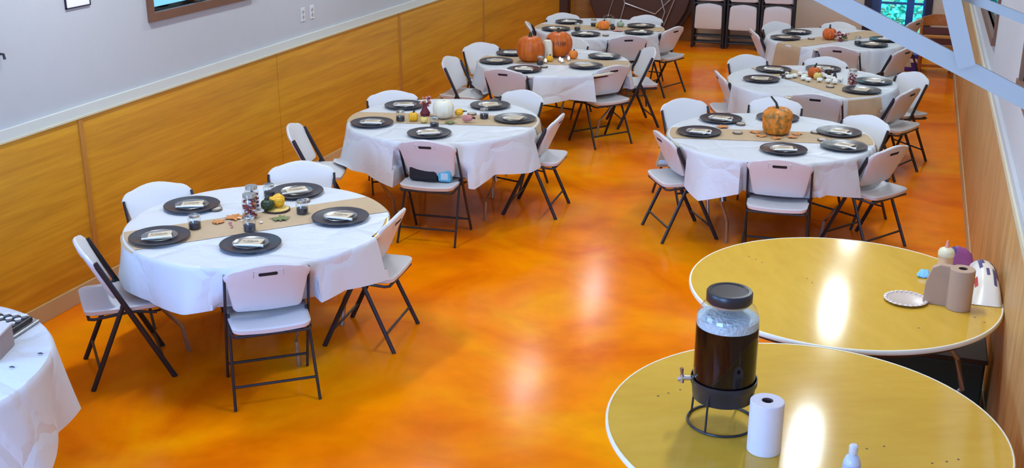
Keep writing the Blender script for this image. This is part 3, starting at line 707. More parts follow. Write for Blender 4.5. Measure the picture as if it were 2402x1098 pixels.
# T3
P1_ = gourd('pumpkin', 1.37, 11.00, 0.140, 0.255, PUMP, 'large plain orange pumpkin, nearer of the two on the third left table', amt=0.05, n=14, stem=0.05, sr=0.018, cat='pumpkin', lean=(0, 0.01))
P2_ = gourd('pumpkin', 1.56, 11.36, 0.142, 0.255, PUMP, 'large lettered orange pumpkin behind the plain one, third left table', amt=0.05, n=14, stem=0.05, sr=0.018, cat='pumpkin', lean=(-0.01, 0.01))
m = MB(); zc = 0.150
for i, (dx, a, h) in enumerate([(-0.075, 0.3, 0.04), (-0.055, -0.3, 0.04), (-0.03, 0.9, 0.02), (-0.01, -0.5, 0.045), (0.012, 0.5, 0.045), (0.03, 0.0, 0.03), (0.048, 0.9, 0.04), (0.062, -0.3, 0.035)]):
    th = math.atan2(-0.88, 0.30) + dx / 0.14; rr = 0.1425
    def P_(zz, da): return (rr * math.cos(th + da) * 1.0, rr * math.sin(th + da) * 1.0, zz)
    m.tube([P_(zc - h / 2, -a * 0.04), P_(zc + h / 2, a * 0.04)], 0.0028, 5)
m.obj('painted_lettering', INK, P2_)
gourd('white_gourd', 1.50, 11.16, 0.055, 0.20, WPUMP, 'tall ivory gourd between the two large orange pumpkins', amt=0.12, n=9, stem=0.025, sr=0.012, prof=[(0.2, 0.0), (0.8, 0.03), (1, 0.2), (0.95, 0.5), (0.92, 0.8), (0.7, 0.95), (0.25, 1.0)])
gourd('pumpkin', 1.74, 11.28, 0.048, 0.085, pumpkin_mat('light_orange_skin', (0.75, 0.20, 0.02), (0.8, 0.25, 0.03)), 'tiny orange pumpkin right of the big pumpkins on the third left table', stem=0.015, sr=0.006, cat='pumpkin')
g = gourd('yellow_gourd', 1.56, 11.05, 0.035, 0.06, YEL, 'little yellow gourd before the tall ivory gourd', stem=0.012, sr=0.006)
SJ.place((1.52, 10.86, ZC), 0, 'small glass jar before the nearer big pumpkin on the third left table', 'jar', 'small jars')
def build_tealight():
    t = thing('tea_light')
    MB().lathe([(0.018, 0), (0.020, 0.002), (0.020, 0.016), (0.018, 0.016), (0.018, 0.013), (0.002, 0.013)], 16).obj('cup', METL, t)
    MB().ball((0, 0, 0.026), 0.012, 1, 1, 1.6, 8, 6).obj('flame_bulb', emis('tealight_glow', (1, 0.9, 0.8), 4), t)
    return t
TLm = Maker(build_tealight)
for x, y, l in [(1.545, 10.96, 'beside the yellow gourd'), (1.66, 11.08, 'in the middle of the row before the lettered pumpkin'), (1.70, 11.02, 'nearest the tiny pumpkin, front of the row'), (1.73, 11.15, 'at the right end of the row by the tiny pumpkin')]:
    TLm.place((x, y, ZC), 0, 'small white lit tea light ' + l, 'candle', 'tea lights on the third left table')
LD.place((1.60, 10.74, ZC), 0, 'jar lid near the front-left chair of the third left table', 'lid', 'jar lids')
o = MB().box(-0.07, 0.07, -0.05, 0.05, 0, 0.006).obj('purple_napkin', mat('plum_paper', (0.12, 0.06, 0.13), 0.7), None, False); o.location = (1.47, 10.69, ZC); tag(o, 'plum coloured paper napkin lying before the large left pumpkin', 'napkin')
# T4
gourd('pumpkin', 1.55, 13.20, 0.072, 0.10, pumpkin_mat('bright_orange_skin', (0.80, 0.17, 0.01), (0.85, 0.26, 0.02)), 'bright orange small pumpkin on the farthest left table', stem=0.02, sr=0.01, cat='pumpkin')
t = thing('glass_lantern', (1.53, 13.50, ZC), 0, 'clear glass cloche lantern behind the bright orange pumpkin', 'lantern')
MB().lathe([(0.075, 0), (0.078, 0.07), (0.06, 0.11), (0.02, 0.13)], 24).obj('glass_dome', GLASS, t); MB().lathe([(0.07, 0.003), (0.07, 0.012), (0.002, 0.012)], 20).obj('dark_base', CHARG, t); MB().lathe([(0.03, 0.012), (0.03, 0.08), (0.002, 0.08)], 14).obj('white_candle', WHITEP, t)
for x, y, l in [(1.28, 13.02, 'small glass jar left of the bright orange pumpkin'), (1.38, 13.38, 'small glass jar behind and left of the bright orange pumpkin')]:
    SJ.place((x, y, ZC), 0, l + ' on the farthest left table', 'jar', 'small jars')
gourd('green_gourd', 1.69, 13.45, 0.045, 0.06, mat('pale_green_skin', (0.35, 0.42, 0.30), 0.5), 'pale green gourd right of the glass lantern', stem=0.015, sr=0.006)
gourd('dark_gourd', 1.66, 13.20, 0.03, 0.05, CONE, 'dark brown little gourd right of the bright orange pumpkin', stem=0.012, sr=0.005)
leafshape('pink_leaf', 1.74, 13.14, 0.09, PNK, 'dusty pink leaf right of the bright orange pumpkin', 0.3, group='fallen leaves')
gourd('yellow_gourd', 1.46, 13.28, 0.033, 0.055, YEL, 'small yellow gourd left behind the bright orange pumpkin', stem=0.015, sr=0.006)
LD.place((1.69, 12.76, ZC), 0, 'dark jar lid at the front of the farthest left table', 'lid', 'jar lids')
# R1
gourd('pumpkin', 4.08, 8.80, 0.118, 0.205, WARTY, 'big warty orange pumpkin with long bent stem on the right-hand table', amt=0.08, n=10, stem=0.095, sr=0.009, cat='pumpkin', lean=(-0.06, 0.0),
      prof=[(0.12, 0.03), (0.55, 0.0), (0.82, 0.08), (0.92, 0.25), (0.95, 0.45), (0.98, 0.65), (0.92, 0.82), (0.66, 0.96), (0.35, 0.99), (0.10, 0.95)])
for i, (dx, dy) in enumerate([(-0.16, -0.02), (-0.10, -0.12), (0.02, -0.15), (0.13, -0.08), (0.15, 0.03)]):
    leafshape('orange_leaf', 4.08 + dx, 8.80 + dy, 0.055, ORL, 'orange leaf tucked round the foot of the warty pumpkin, %s' % ['at its left', 'at its front left', 'right in front of it', 'at its front right', 'at its right'][i], i, group='leaves round the warty pumpkin')
leafshape('orange_leaf', 3.66, 8.87, 0.065, ORL, 'orange leaf lying between the two left plates of the right-hand table', 0.8, group='fallen leaves')
for x, y, l in [(3.78, 9.00, 'behind the runner left of the warty pumpkin'), (3.80, 8.71, 'on the runner left of the warty pumpkin'), (4.36, 8.92, 'on the runner right of the warty pumpkin'), (4.43, 8.70, 'on the cloth before the right plates')]:
    LD.place((x, y, ZC), 0, 'flat bronze jar lid %s' % l, 'lid', 'jar lids')
# R2
gourd('pumpkin', 4.15, 11.12, 0.062, 0.095, PUMP, 'small orange pumpkin among cotton bolls on the middle right table', stem=0.045, sr=0.009, cat='pumpkin', lean=(0.015, 0))
gourd('yellow_gourd', 4.19, 11.02, 0.040, 0.065, PYEL, 'pale yellow round gourd before the small orange pumpkin', stem=0.01, sr=0.005)
def build_boll():
    t = thing('cotton_boll'); m = MB()
    for a in (0.3, 1.9, 3.5, 5.1): m.ball((0.013 * math.cos(a), 0.013 * math.sin(a), 0.024), 0.017, 1, 1, 1, 7, 5)
    m.obj('cotton_tuft', COT, t); MB().lathe([(0.004, 0), (0.014, 0.006), (0.016, 0.014)], 8).obj('husk', CONE, t); return t
BO = Maker(build_boll)
rn = random.Random(9)
for i, (x, y) in enumerate([(3.98, 11.02), (4.02, 11.13), (4.07, 10.93), (4.12, 10.88), (4.22, 10.90), (4.30, 10.88), (4.36, 10.93), (4.33, 11.00), (4.40, 10.98), (4.25, 11.10), (4.29, 11.05), (4.36, 10.85), (3.93, 10.96), (4.07, 11.02), (4.22, 11.17)]):
    BO.place((x, y, ZC), rn.uniform(0, 6), 'white cotton boll in the ring around the small pumpkin of the middle right table', 'cotton boll', 'cotton bolls on the middle right table')
for x, y, r, l in [(4.28, 11.13, 0.034, 'dark pinecone right of the small orange pumpkin'), (4.34, 11.06, 0.026, 'smaller dark pinecone at the right of the cotton bolls')]:
    t = thing('pinecone', (x, y, ZC), 0, l, 'pinecone', 'pinecones'); m = MB()
    for k in range(6): m.lathe([(r * (1 - k * 0.13), 0.012 * k), (r * (1.1 - k * 0.14), 0.012 * k + 0.006), (r * (0.6 - k * 0.09), 0.012 * k + 0.013)], 12, rib=lambda a, k=k: 1 + 0.2 * math.cos(6 * a + k))
    m.obj('cone_scales', CONE, t)
TJ.place((4.51, 10.86, ZC), 0, 'pink and white filled glass jar at the right of the cotton bolls', 'jar', 'candy jars')
gourd('grey_gourd', 4.20, 11.25, 0.035, 0.06, mat('grey_mauve_skin', (0.30, 0.22, 0.24), 0.5), 'grey mauve gourd behind the small orange pumpkin', stem=0.01, sr=0.005)
blob_cluster('moss_garland', 3.92, 11.02, 0.09, 24, 0.014, [GRN, CHARG, WHITEP], 'dark green and white sprig garland left of the cotton bolls', 'garland', 5, zs=0.02)
LD.place((4.33, 10.70, ZC), 0, 'dark flat jar lid by the runner front of the middle right table', 'lid', 'jar lids')
# R3
gourd('pumpkin', 4.11, 13.36, 0.078, 0.125, pumpkin_mat('deep_orange_skin', (0.62, 0.10, 0.01), (0.68, 0.14, 0.02)), 'orange pumpkin with upright stem on the far right table', stem=0.05, sr=0.010, cat='pumpkin', lean=(0, 0))
blob_cluster('flower_garland', 4.24, 13.34, 0.09, 34, 0.018, [PNK, COT, GRN, MAR], 'pink, white and green flower garland right of the far right pumpkin', 'garland', 6, zs=0.06)
SJ.place((4.43, 13.12, ZC), 0, 'small dark jar with a sprig at the right of the flower garland', 'jar', 'small jars')
LD.place((3.92, 13.30, ZC), 0, 'dark jar lid left of the pumpkin on the far right table', 'lid', 'jar lids')

# ---------------------------------------------------------------- bare tables and their things
TA, TB = (4.737, 4.206), (4.775, 5.735)
ZA = 0.74
def screw_marks(parent, pts):
    m = MB()
    for x, y, r in pts: m.lathe([(r, 0.0003), (r * 0.6, 0.0012), (0.0005, 0.0013)], 8, (x, y, 0))
    m.obj('screw_mark', mat('dark_screw', (0.08, 0.05, 0.03), 0.5, 0.3), parent)
def relp(parent, pts): 
    c = parent.location; rz = parent.rotation_euler.z
    return [((x - c.x) * math.cos(rz) + (y - c.y) * math.sin(rz), -(x - c.x) * math.sin(rz) + (y - c.y) * math.cos(rz), r) for x, y, r in pts]
ta = leg_pair_table((*TA, ZA), 'bare honey wood round table nearest the camera with the tea dispenser', 'bare round tables', LAM, LAMW, 0.4)
screw_marks(ta, relp(ta, [(4.156, 4.26, .006), (4.19, 4.30, .005), (4.23, 4.345, .005), (4.98, 4.10, .005), (5.04, 4.14, .005), (5.21, 4.07, .005), (5.26, 4.10, .005), (5.30, 4.13, .005)]))
tb = leg_pair_table((*TB, ZA), 'bare honey wood round table behind, against the right wall, with towels and bags', 'bare round tables', LAM, LAMW, 2.0)
screw_marks(tb, relp(tb, [(4.27, 6.03, .005), (4.31, 6.0, .005), (4.35, 5.96, .005), (5.15, 5.33, .005), (5.40, 5.55, .005), (5.44, 5.50, .005), (4.60, 5.8, .005), (4.63, 5.75, .005)]))

t = thing('tea_dispenser', (4.433, 4.13, ZA), 0.5, 'large glass drink dispenser of dark tea with black lid on a wire stand', 'drink dispenser')
m = MB()
def ring(m, r, z, tr, n=48): m.tube([(r * math.cos(2 * math.pi * k / n), r * math.sin(2 * math.pi * k / n), z) for k in range(n + 1)], tr, 8)
ring(m, 0.130, 0.006, 0.005); 
for k in range(4):
    a = 2 * math.pi * k / 4 + 0.75; m.tube([(0.130 * math.cos(a), 0.130 * math.sin(a), 0.006), (0.118 * math.cos(a), 0.118 * math.sin(a), 0.17)], 0.0045, 8)
m.obj('wire_stand', BLK, t)
m = MB(); m.lathe([(0.112, 0.118), (0.116, 0.112), (0.122, 0.165), (0.127, 0.172), (0.127, 0.195), (0.1235, 0.195), (0.1235, 0.172)], 48, caps=False); m.obj('stand_band', BLK, t)
MB().lathe([(0.03, 0.124), (0.095, 0.122), (0.110, 0.130), (0.117, 0.15), (0.119, 0.20), (0.119, 0.42), (0.115, 0.455), (0.100, 0.488), (0.080, 0.505), (0.076, 0.512), (0.076, 0.52)], 56, caps=False).obj('glass_body', GLASS, t)
m = MB(); pr = [(0.03, 0.128), (0.092, 0.126), (0.107, 0.134), (0.1145, 0.152)]
for i in range(26): pr.append((0.1165 + (0.0006 if i % 2 else 0), 0.16 + i * 0.0099))
pr += [(0.1165, 0.412), (0.001, 0.412)]; m.lathe(pr, 56); m.obj('dark_tea', TEA, t)
m = MB().lathe([(0.1155, 0.413), (0.1155, 0.445), (0.10, 0.455), (0.06, 0.461), (0.001, 0.463)], 40, caps=False)
rn = random.Random(8)
for i in range(60):
    a = rn.uniform(0, 6.28); q = 0.098 * math.sqrt(rn.random()); m.ball((q * math.cos(a), q * math.sin(a), 0.452), 0.014, 1, 1, 0.6, 6, 4)
m.obj('ice', ICE, t)
MB().lathe([(0.083, 0.508), (0.086, 0.512), (0.086, 0.545), (0.082, 0.551), (0.070, 0.552), (0.066, 0.548), (0.002, 0.5485)], 48).obj('lid', mat('matte_black_lid', (0.022, 0.02, 0.024), 0.35), t)
MB().lathe([(0.076, 0.498), (0.0775, 0.503), (0.0775, 0.510)], 48, caps=False).obj('neck_ring', METL, t)
sp = thing('spigot'); sp.parent = t; bpy.data.objects.remove(sp)
aa = math.radians(196) - 0.5
m = MB(); u = Vector((math.cos(aa), math.sin(aa), 0)); c0 = u * 0.115 + Vector((0, 0, 0.185))
m.tube([c0, c0 + u * 0.045], 0.010, 10); m.tube([c0 + u * 0.04, c0 + u * 0.062 + Vector((0, 0, -0.008))], 0.008, 10); m.tube([c0 + u * 0.045 + Vector((0, 0, -0.02)), c0 + u * 0.045 + Vector((0, 0, 0.014))], 0.0085, 10)
s = m.obj('spigot', METL, t)
MB().tube([c0 + u * 0.045 + Vector((0, 0, 0.012)), c0 + u * 0.048 + Vector((0, 0, 0.040))], [0.005, 0.008], 8).obj('spigot_handle', mat('copper_tap', (0.4, 0.25, 0.22), 0.3, 0.8), s)

def paper_roll(x, y, z, r, h, m_, label, wob=0.0):
    t = thing('paper_towel_roll', (x, y, z), 0, label, 'paper towel roll')
    MB().lathe([(0.021, 0.0), (r - 0.003, 0.0), (r, 0.003), (r, h - 0.003), (r - 0.003, h), (0.021, h)], 48, caps=False).obj('rolled_paper', m_, t)
    MB().lathe([(0.0205, 0.001), (0.0205, h - 0.001), (0.019, h - 0.001), (0.019, 0.001)], 24, caps=False).obj('cardboard_core', mat('dark_core', (0.10, 0.05, 0.05), 0.8), t)
    MB().box(r - 0.001, r + 0.0008, -0.001, 0.001, 0.004, h - 0.004).obj('paper_edge', m_, t, False)
paper_roll(4.618, 3.965, ZA, 0.062, 0.205, PTOW, 'white paper towel roll standing beside the tea dispenser')
paper_roll(5.325, 5.640, ZA, 0.057, 0.205, BTOW, 'brown paper towel roll standing by the right wall')
# sanitizer bottle
t = thing('spray_bottle', (4.936, 3.80, ZA), 0.3, 'clear bottle with a blue label at the bottom edge of the near bare table', 'bottle')
MB().lathe([(0.026, 0), (0.030, 0.004), (0.030, 0.105), (0.022, 0.125), (0.012, 0.132), (0.012, 0.14)], 28).obj('bottle_body', mat('frosted_clear_plastic', (0.62, 0.68, 0.78), 0.25), t)
MB().lathe([(0.0302, 0.02), (0.0308, 0.022), (0.0308, 0.098), (0.0302, 0.10)], 28, caps=False).obj('blue_label', mat('pale_blue_label', (0.45, 0.55, 0.85), 0.4), t)
MB().lathe([(0.015, 0.138), (0.016, 0.140), (0.016, 0.165), (0.011, 0.170)], 20).obj('cap', mat('clear_cap', (0.70, 0.70, 0.72), 0.2), t)
def stroke_text(parent, strokes, x0, z0, s_, y, m_, name='label_lettering'):
    m = MB()
    for (a, b, c, e) in strokes: m.box(x0 + a * s_, x0 + b * s_, y - 0.001, y, z0 + c * s_, z0 + e * s_)
    return m.obj(name, m_, parent, False)
stroke_text(t, [(0, .25, 0, 1), (.25, .8, .8, 1), (.25, .7, .42, .6), (.25, .8, 0, .18)], 0.004, 0.055, 0.026, -0.0305, SLOT)
# kraft bag
t = thing('kraft_bag', (5.225, 5.665, ZA), -0.08, 'upright folded brown kraft paper bag left of the brown towel roll', 'paper bag')
m = MB(); v = []
for (x, z) in [(-0.062, 0), (0.062, 0), (0.066, 0.205), (0.0, 0.208), (-0.035, 0.19), (-0.058, 0.11)]: v += [(x, -0.018, z), (x, 0.018, z)]
m.add(v, [(0, 2, 4, 6, 8, 10), (11, 9, 7, 5, 3, 1), (0, 1, 3, 2), (2, 3, 5, 4), (4, 5, 7, 6), (6, 7, 9, 8), (8, 9, 11, 10), (10, 11, 1, 0)]); m.obj('bag_body', BTOW, t, False, 0.004)
MB().box(-0.02, 0.06, -0.0215, -0.0185, 0.165, 0.185).obj('top_fold', BTOW, t, False)
# doily plate
t = thing('doily_plate', (5.085, 5.655, ZA), 0, 'flat clear scalloped plate lying on the bare table by the right wall', 'plate')
MB().lathe([(0.060, 0.001), (0.072, 0.003), (0.098, 0.012), (0.102, 0.014), (0.097, 0.015), (0.070, 0.006), (0.002, 0.004)], 96, rib=lambda a: 1 + 0.035 * abs(math.cos(a * 12))).obj('plate_body', mat('pearly_clear_plastic', (0.62, 0.50, 0.44), 0.25), t)
m = MB()
for k in range(24): a = 2 * math.pi * k / 24; m.ball((0.094 * math.cos(a), 0.094 * math.sin(a), 0.0145), 0.0075, 1, 1, 0.45, 7, 5)
m.obj('scalloped_rim', mat('pearly_rim', (0.78, 0.72, 0.72), 0.2), t)
# squeeze bottle
t = thing('squeeze_bottle', (5.262, 6.06, ZA), 0.3, 'cream squeeze bottle with pink nozzle behind the kraft bag', 'bottle')
MB().lathe([(0.034, 0), (0.038, 0.004), (0.038, 0.115), (0.036, 0.12)], 28).obj('bottle_body', mat('tan_sauce_plastic', (0.66, 0.42, 0.22), 0.35), t)
MB().lathe([(0.040, 0.118), (0.041, 0.12), (0.041, 0.138), (0.034, 0.152), (0.016, 0.162)], 28).obj('cap', mat('cream_cap', (0.72, 0.66, 0.45), 0.4), t)
MB().lathe([(0.013, 0.160), (0.009, 0.178), (0.004, 0.20)], 12).obj('nozzle', mat('pink_nozzle', (0.75, 0.30, 0.25), 0.4), t)
t = thing('blue_wrapper', (5.17, 6.03, ZA), 0.2, 'small shiny light blue plastic wrapper left of the squeeze bottle', 'wrapper')
m = MB(); rn = random.Random(12); v = []; f = []
for i in range(7):
    for j in range(6): v.append((-0.035 + 0.07 * i / 6 + rn.uniform(-.004, .004), -0.025 + 0.05 * j / 5 + rn.uniform(-.004, .004), 0.004 + 0.03 * math.sin(i / 6 * math.pi) * math.sin(j / 5 * math.pi) + rn.uniform(0, .012)))
for i in range(6):
    for j in range(5): a = i * 6 + j; f.append((a, a + 6, a + 7, a + 1))
m.add(v, f); m.add([(x, y, max(0, z - 0.004)) for x, y, z in v], [q[::-1] for q in f]); m.obj('crinkled_film', mat('light_blue_film', (0.25, 0.60, 0.90), 0.15), t, False)
# packets
def packet(name, x, y, rz, w_, d_, h_, mbody, label, parts, seed=0, tilt=(0, 0)):
    t = thing(name, (x, y, ZA), rz, label, 'packet'); t.rotation_euler = (tilt[0], tilt[1], rz)
    rn = random.Random(seed); v = []; f = []; n, k = 10, 6
    for i in range(n + 1):
        for j in range(k + 1):
            u = i / n; q = j / k; b = (math.sin(math.pi * u) * math.sin(math.pi * q)) ** 0.35
            v.append((-w_ / 2 + w_ * u, -d_ / 2 + d_ * q, 0.003 + h_ * b + rn.uniform(-.004, .004) * b))
    for i in range(n):
        for j in range(k): a = i * (k + 1) + j; f.append((a, a + k + 1, a + k + 2, a + 1))
    m = MB(); m.add(v, f); m.add([(x_, y_, 0.001) for x_, y_, z_ in v], [q[::-1] for q in f]); m.obj('packet_body', mbody, t)
    for (nm, mm, cells) in parts:
        m = MB()
        for (i, j) in cells:
            a = i * (k + 1) + j; q = [v[a], v[a + k + 1], v[a + k + 2], v[a + 1]]; m.add([(p[0], p[1], p[2] + 0.0015) for p in q], [(0, 1, 2, 3)])
        m.obj(nm, mm, t, False)
    return t
WHT = mat('white_glossy_plastic', (0.80, 0.78, 0.74), 0.3); NAVYP = mat('navy_print', (0.06, 0.05, 0.20), 0.35); PURP = mat('purple_film', (0.28, 0.07, 0.25), 0.3)
packet('napkin_pack', 5.452, 5.97, 0.03, 0.145, 0.52, 0.105, WHT, 'white plastic napkin pack with navy print against the right wall', [('navy_print', NAVYP, [(7, 1), (7, 2), (8, 2), (8, 3), (7, 4), (8, 4), (8, 5), (3, 4), (4, 4), (3, 3), (5, 2)]), ('red_print', mat('red_print', (0.5, 0.04, 0.04), 0.4), [(1, 1)])], 3)
packet('purple_packet', 5.33, 6.27, 0.2, 0.17, 0.12, 0.10, PURP, 'purple plastic packet behind the squeeze bottle', [('dark_print', NAVYP, [(1, 1), (2, 1), (3, 1), (3, 2)])], 5)
# things under and behind the back bare table
t = thing('storage_tote', (5.24, 5.98, 0), 0.0, 'oversize dark storage tote standing for the shade under the wall-side bare table', 'storage box')  # made oversize so its dark body stands for shade below the table
m = MB(); m.box(-0.26, 0.26, -0.20, 0.20, 0, 0.40); m.obj('tote_body', mat('dark_green_plastic', (0.01, 0.03, 0.025), 0.4), t, False, 0.012); MB().box(-0.27, 0.27, -0.21, 0.21, 0.40, 0.425).obj('tote_lid', mat('brown_lid', (0.04, 0.018, 0.01), 0.5), t, False, 0.006)
t = thing('waste_bin', (5.19, 6.98, 0), 0, 'dark grey round waste bin behind the wall-side bare table', 'bin')
MB().lathe([(0.12, 0), (0.125, 0.004), (0.15, 0.42), (0.145, 0.42), (0.12, 0.02)], 32).obj('bin_body', mat('dark_grey_plastic', (0.05, 0.06, 0.09), 0.5), t); MB().lathe([(0.153, 0.41), (0.156, 0.425), (0.14, 0.445), (0.002, 0.455)], 32).obj('bin_lid', mat('slate_plastic', (0.07, 0.08, 0.12), 0.45), t)

# ---------------------------------------------------------------- buffet table things
zb = ZT + 0.003
t = thing('cup_tray', (1.12, 3.87, zb), 0.12, 'black tray filled with rows of small white-topped cups on the buffet table', 'tray')
MB().box(-0.19, 0.17, -0.12, 0.14, 0, 0.012).obj('silver_liner', SILV, t, False, 0.004)
m = MB(); m.box(-0.18, 0.15, -0.11, 0.12, 0.012, 0.035); m.obj('tray_body', mat('black_tray_plastic', (0.012, 0.008, 0.01), 0.4), t, False, 0.006)
def build_cup():
    t = thing('small_cup')
    MB().lathe([(0.011, 0), (0.0145, 0.011), (0.0155, 0.012)], 16).obj('cup_wall', WHT, t); MB().lathe([(0.013, 0.012), (0.002, 0.0135)], 14).obj('cup_cover', mat('off_white_cover', (0.72, 0.68, 0.64), 0.5), t)
    return t
CUP = Maker(build_cup)
ca, sa = math.cos(0.12), math.sin(0.12)
names_c = ['front', 'second', 'third', 'fourth', 'back']
for j in range(5):
    for i in range(7):
        lx = -0.155 + i * 0.046; ly = -0.088 + j * 0.046
        CUP.place((1.12 + lx * ca - ly * sa, 3.87 + lx * sa + ly * ca, zb + 0.0355), 0, 'small white-topped cup in the %s row of the black tray, number %d from the left' % (names_c[j], i + 1), 'cup', 'small cups in the black tray')
t = thing('cardboard_box', (1.28, 3.66, zb), 0.35, 'pinkish brown cardboard box at the left edge on the buffet table', 'box')
MB().box(-0.16, 0.10, -0.10, 0.10, 0, 0.095).obj('box_body', mat('mauve_cardboard', (0.36, 0.27, 0.25), 0.7), t, False, 0.003); MB().box(-0.162, 0.102, -0.102, 0.102, 0.095, 0.105).obj('box_lid', mat('pale_cardboard', (0.62, 0.58, 0.56), 0.7), t, False, 0.002)
for x, y, l in [(1.52, 3.74, 'upper'), (1.50, 3.59, 'lower')]:
    o = MB().tube([(-0.012, 0, 0.003), (0, 0.002, 0.004), (0.012, -0.001, 0.003)], [0.002, 0.004, 0.002], 6).obj('paper_scrap', CHARG, None); o.location = (x, y, zb); o.rotation_euler = (0, 0, 0.3); tag(o, 'tiny dark scrap on the buffet cloth, the %s one' % l, 'scrap', 'scraps on the buffet cloth')

# ---------------------------------------------------------------- things on the seat of T2's front chair
cx, cy, rz = CHAIRS['T2 front']
def onchair(lx, ly, z): return (cx + lx * math.cos(rz) - ly * math.sin(rz), cy + lx * math.sin(rz) + ly * math.cos(rz), z)
t = thing('black_bag', onchair(-0.055, -0.05, 0.462), rz, 'black soft bag resting on the front chair seat of the second left table', 'bag')
MB().box(-0.11, 0.11, -0.045, 0.045, 0, 0.12).obj('bag_body', mat('black_fabric', (0.008, 0.008, 0.014), 0.7), t, False, 0.02); MB().tube([(-0.06, 0, 0.115), (-0.05, 0, 0.14), (0.05, 0, 0.14), (0.06, 0, 0.115)], 0.006).obj('bag_handle', BLK, t)
t = thing('water_pack', onchair(0.105, -0.05, 0.462), rz, 'light blue film-wrapped pack beside the black bag on the chair seat', 'packet')
MB().box(-0.045, 0.055, -0.04, 0.04, 0, 0.115).obj('film_wrap', mat('sky_blue_film', (0.10, 0.48, 0.72), 0.2), t, False, 0.015); MB().box(-0.02, 0.035, -0.042, -0.0395, 0.02, 0.07).obj('pale_print', mat('pale_print', (0.5, 0.62, 0.75), 0.4), t, False)

# ---------------------------------------------------------------- folded chairs along the end wall
def build_folded():
    t = thing('folded_chair')
    def pl(off, zr):
        return lambda x, z, k: (x, -0.0 + off * k - 0.006 * math.cos((z - zr) * 6), z)
    pad(rrect(0.195, 0.20, 0.675, 0.955, 0.04, 0.08, arch=0.02), pl(-0.012, .8), pl(0.012, .8)).obj('backrest', PLAS, t)
    pad(rrect(0.198, 0.188, 0.275, 0.62, 0.03, 0.05, arch=0.022), pl(-0.014, .45), pl(0.014, .45)).obj('seat', PLAS, t)
    for sx in (-1, 1):
        MB().tube([(sx * 0.222, 0.004, 0), (sx * 0.218, 0.004, 0.86)], 0.010, 8, r2=0.014).obj('leg', BLK, t)
        MB().tube([(sx * 0.204, -0.020, 0.02), (sx * 0.204, -0.010, 0.62)], 0.008, 8).obj('leg', BLK, t)
    for z in (0.08, 0.17): MB().tube([(-0.22, 0.0, z), (0.22, 0.0, z)], 0.009).obj('stretcher', BLK, t)
    m = MB(); m.tube([(-0.21, 0.0, 0.63), (-0.1, 0, 0.66), (0.1, 0, 0.66), (0.21, 0, 0.63)], 0.012); m.obj('seat_frame', BLK, t)
    return t
FC = Maker(build_folded)
for i, x in enumerate((2.20, 2.69, 3.17)):
    for j in range(4):
        o = FC.place((x, 16.62 + j * 0.062, 0.0), 0.02, 'folded white chair in the %s stack by the end wall, %s' % (['left', 'middle', 'right'][i], ['frontmost', 'second from front', 'third from front', 'backmost'][j]), 'chair', 'folded white chairs')
        o.rotation_euler = (0.0, 0, 0.03)

# folded round tables leaning on the end wall
def folded_table(x, y, label, rz, R_=0.76):
    t = thing('folded_table', (x, y, 0), 0, label, 'table', 'folded tables')
    t.rotation_euler = (math.radians(-8), 0, rz)
    m = MB(); n = 72; v = [(R_ * math.cos(2 * math.pi * k / n), yy, R_ + R_ * math.sin(2 * math.pi * k / n)) for yy in (-0.012, 0.012) for k in range(n)]
    m.add(v, [tuple(range(n)), tuple(range(2 * n - 1, n - 1, -1))] + [(k + n, (k + 1) % n + n, (k + 1) % n, k) for k in range(n)]); m.obj('tabletop', UNDER, t, False)
    m = MB(); m.tube([(R_ * math.cos(2 * math.pi * k / n), 0, R_ + R_ * math.sin(2 * math.pi * k / n)) for k in range(n + 1)], 0.011, 6, r2=None); m.obj('edge_band', DARKW, t)
    yy = -0.035
    for pts in ([(-0.42, 1.2, 0), (-0.20, 0.55, 0), (-0.26, 0.26, 0)], [(-0.20, 0.55, 0), (0.27, 0.41, 0), (0.55, 0.70, 0)], [(0.30, 0.75, 0), (0.41, 0.45, 0), (0.36, 0.25, 0)], [(0.62, 0.85, 0), (0.41, 0.25, 0)]):
        MB().tube([(a, yy, b) for a, b, _ in pts], 0.011, 8).obj('leg', SILV, t)
    MB().tube([(-0.37, yy, 0.62), (-0.45, yy, 0.34)], 0.009, 8).obj('leg_brace', SILV, t)
    return t
folded_table(1.10, 16.84, 'dark brown round table folded on edge against the end wall, legs showing', 0)
folded_table(1.18, 16.92, 'second dark folded round table standing behind the first one', 0)

# ---------------------------------------------------------------- wooden high chair, box by the door
t = thing('wooden_high_chair', (5.30, 15.62, 0), 0.05, 'reddish wooden high chair with curved back by the right wall', 'high chair')
for sx in (-1, 1):
    MB().box(sx * 0.20 - 0.018, sx * 0.20 + 0.018, -0.20, -0.165, 0, 0.50).obj('leg', HCW, t, False, 0.004)
    MB().box(sx * 0.20 - 0.018, sx * 0.20 + 0.018, 0.165, 0.20, 0, 0.70).obj('leg', HCW, t, False, 0.004)
    MB().box(sx * 0.20 - 0.015, sx * 0.20 + 0.015, -0.20, 0.19, 0.47, 0.505).obj('arm_rail', HCW, t, False, 0.004)
    MB().box(sx * 0.20 - 0.012, sx * 0.20 + 0.012, -0.17, 0.17, 0.13, 0.16).obj('side_rail', HCW, t, False, 0.003)
MB().box(-0.20, 0.20, -0.19, 0.18, 0.33, 0.352).obj('seat', HCW, t, False, 0.004)
MB().box(-0.20, 0.20, -0.198, -0.172, 0.13, 0.165).obj('foot_rail', HCW, t, False, 0.003)
MB().box(-0.19, 0.19, -0.235, -0.165, 0.505, 0.535).obj('tray_bar', mat('light_wood', (0.55, 0.28, 0.07), 0.4), t, False, 0.004)
m = MB(); v = []; n = 16
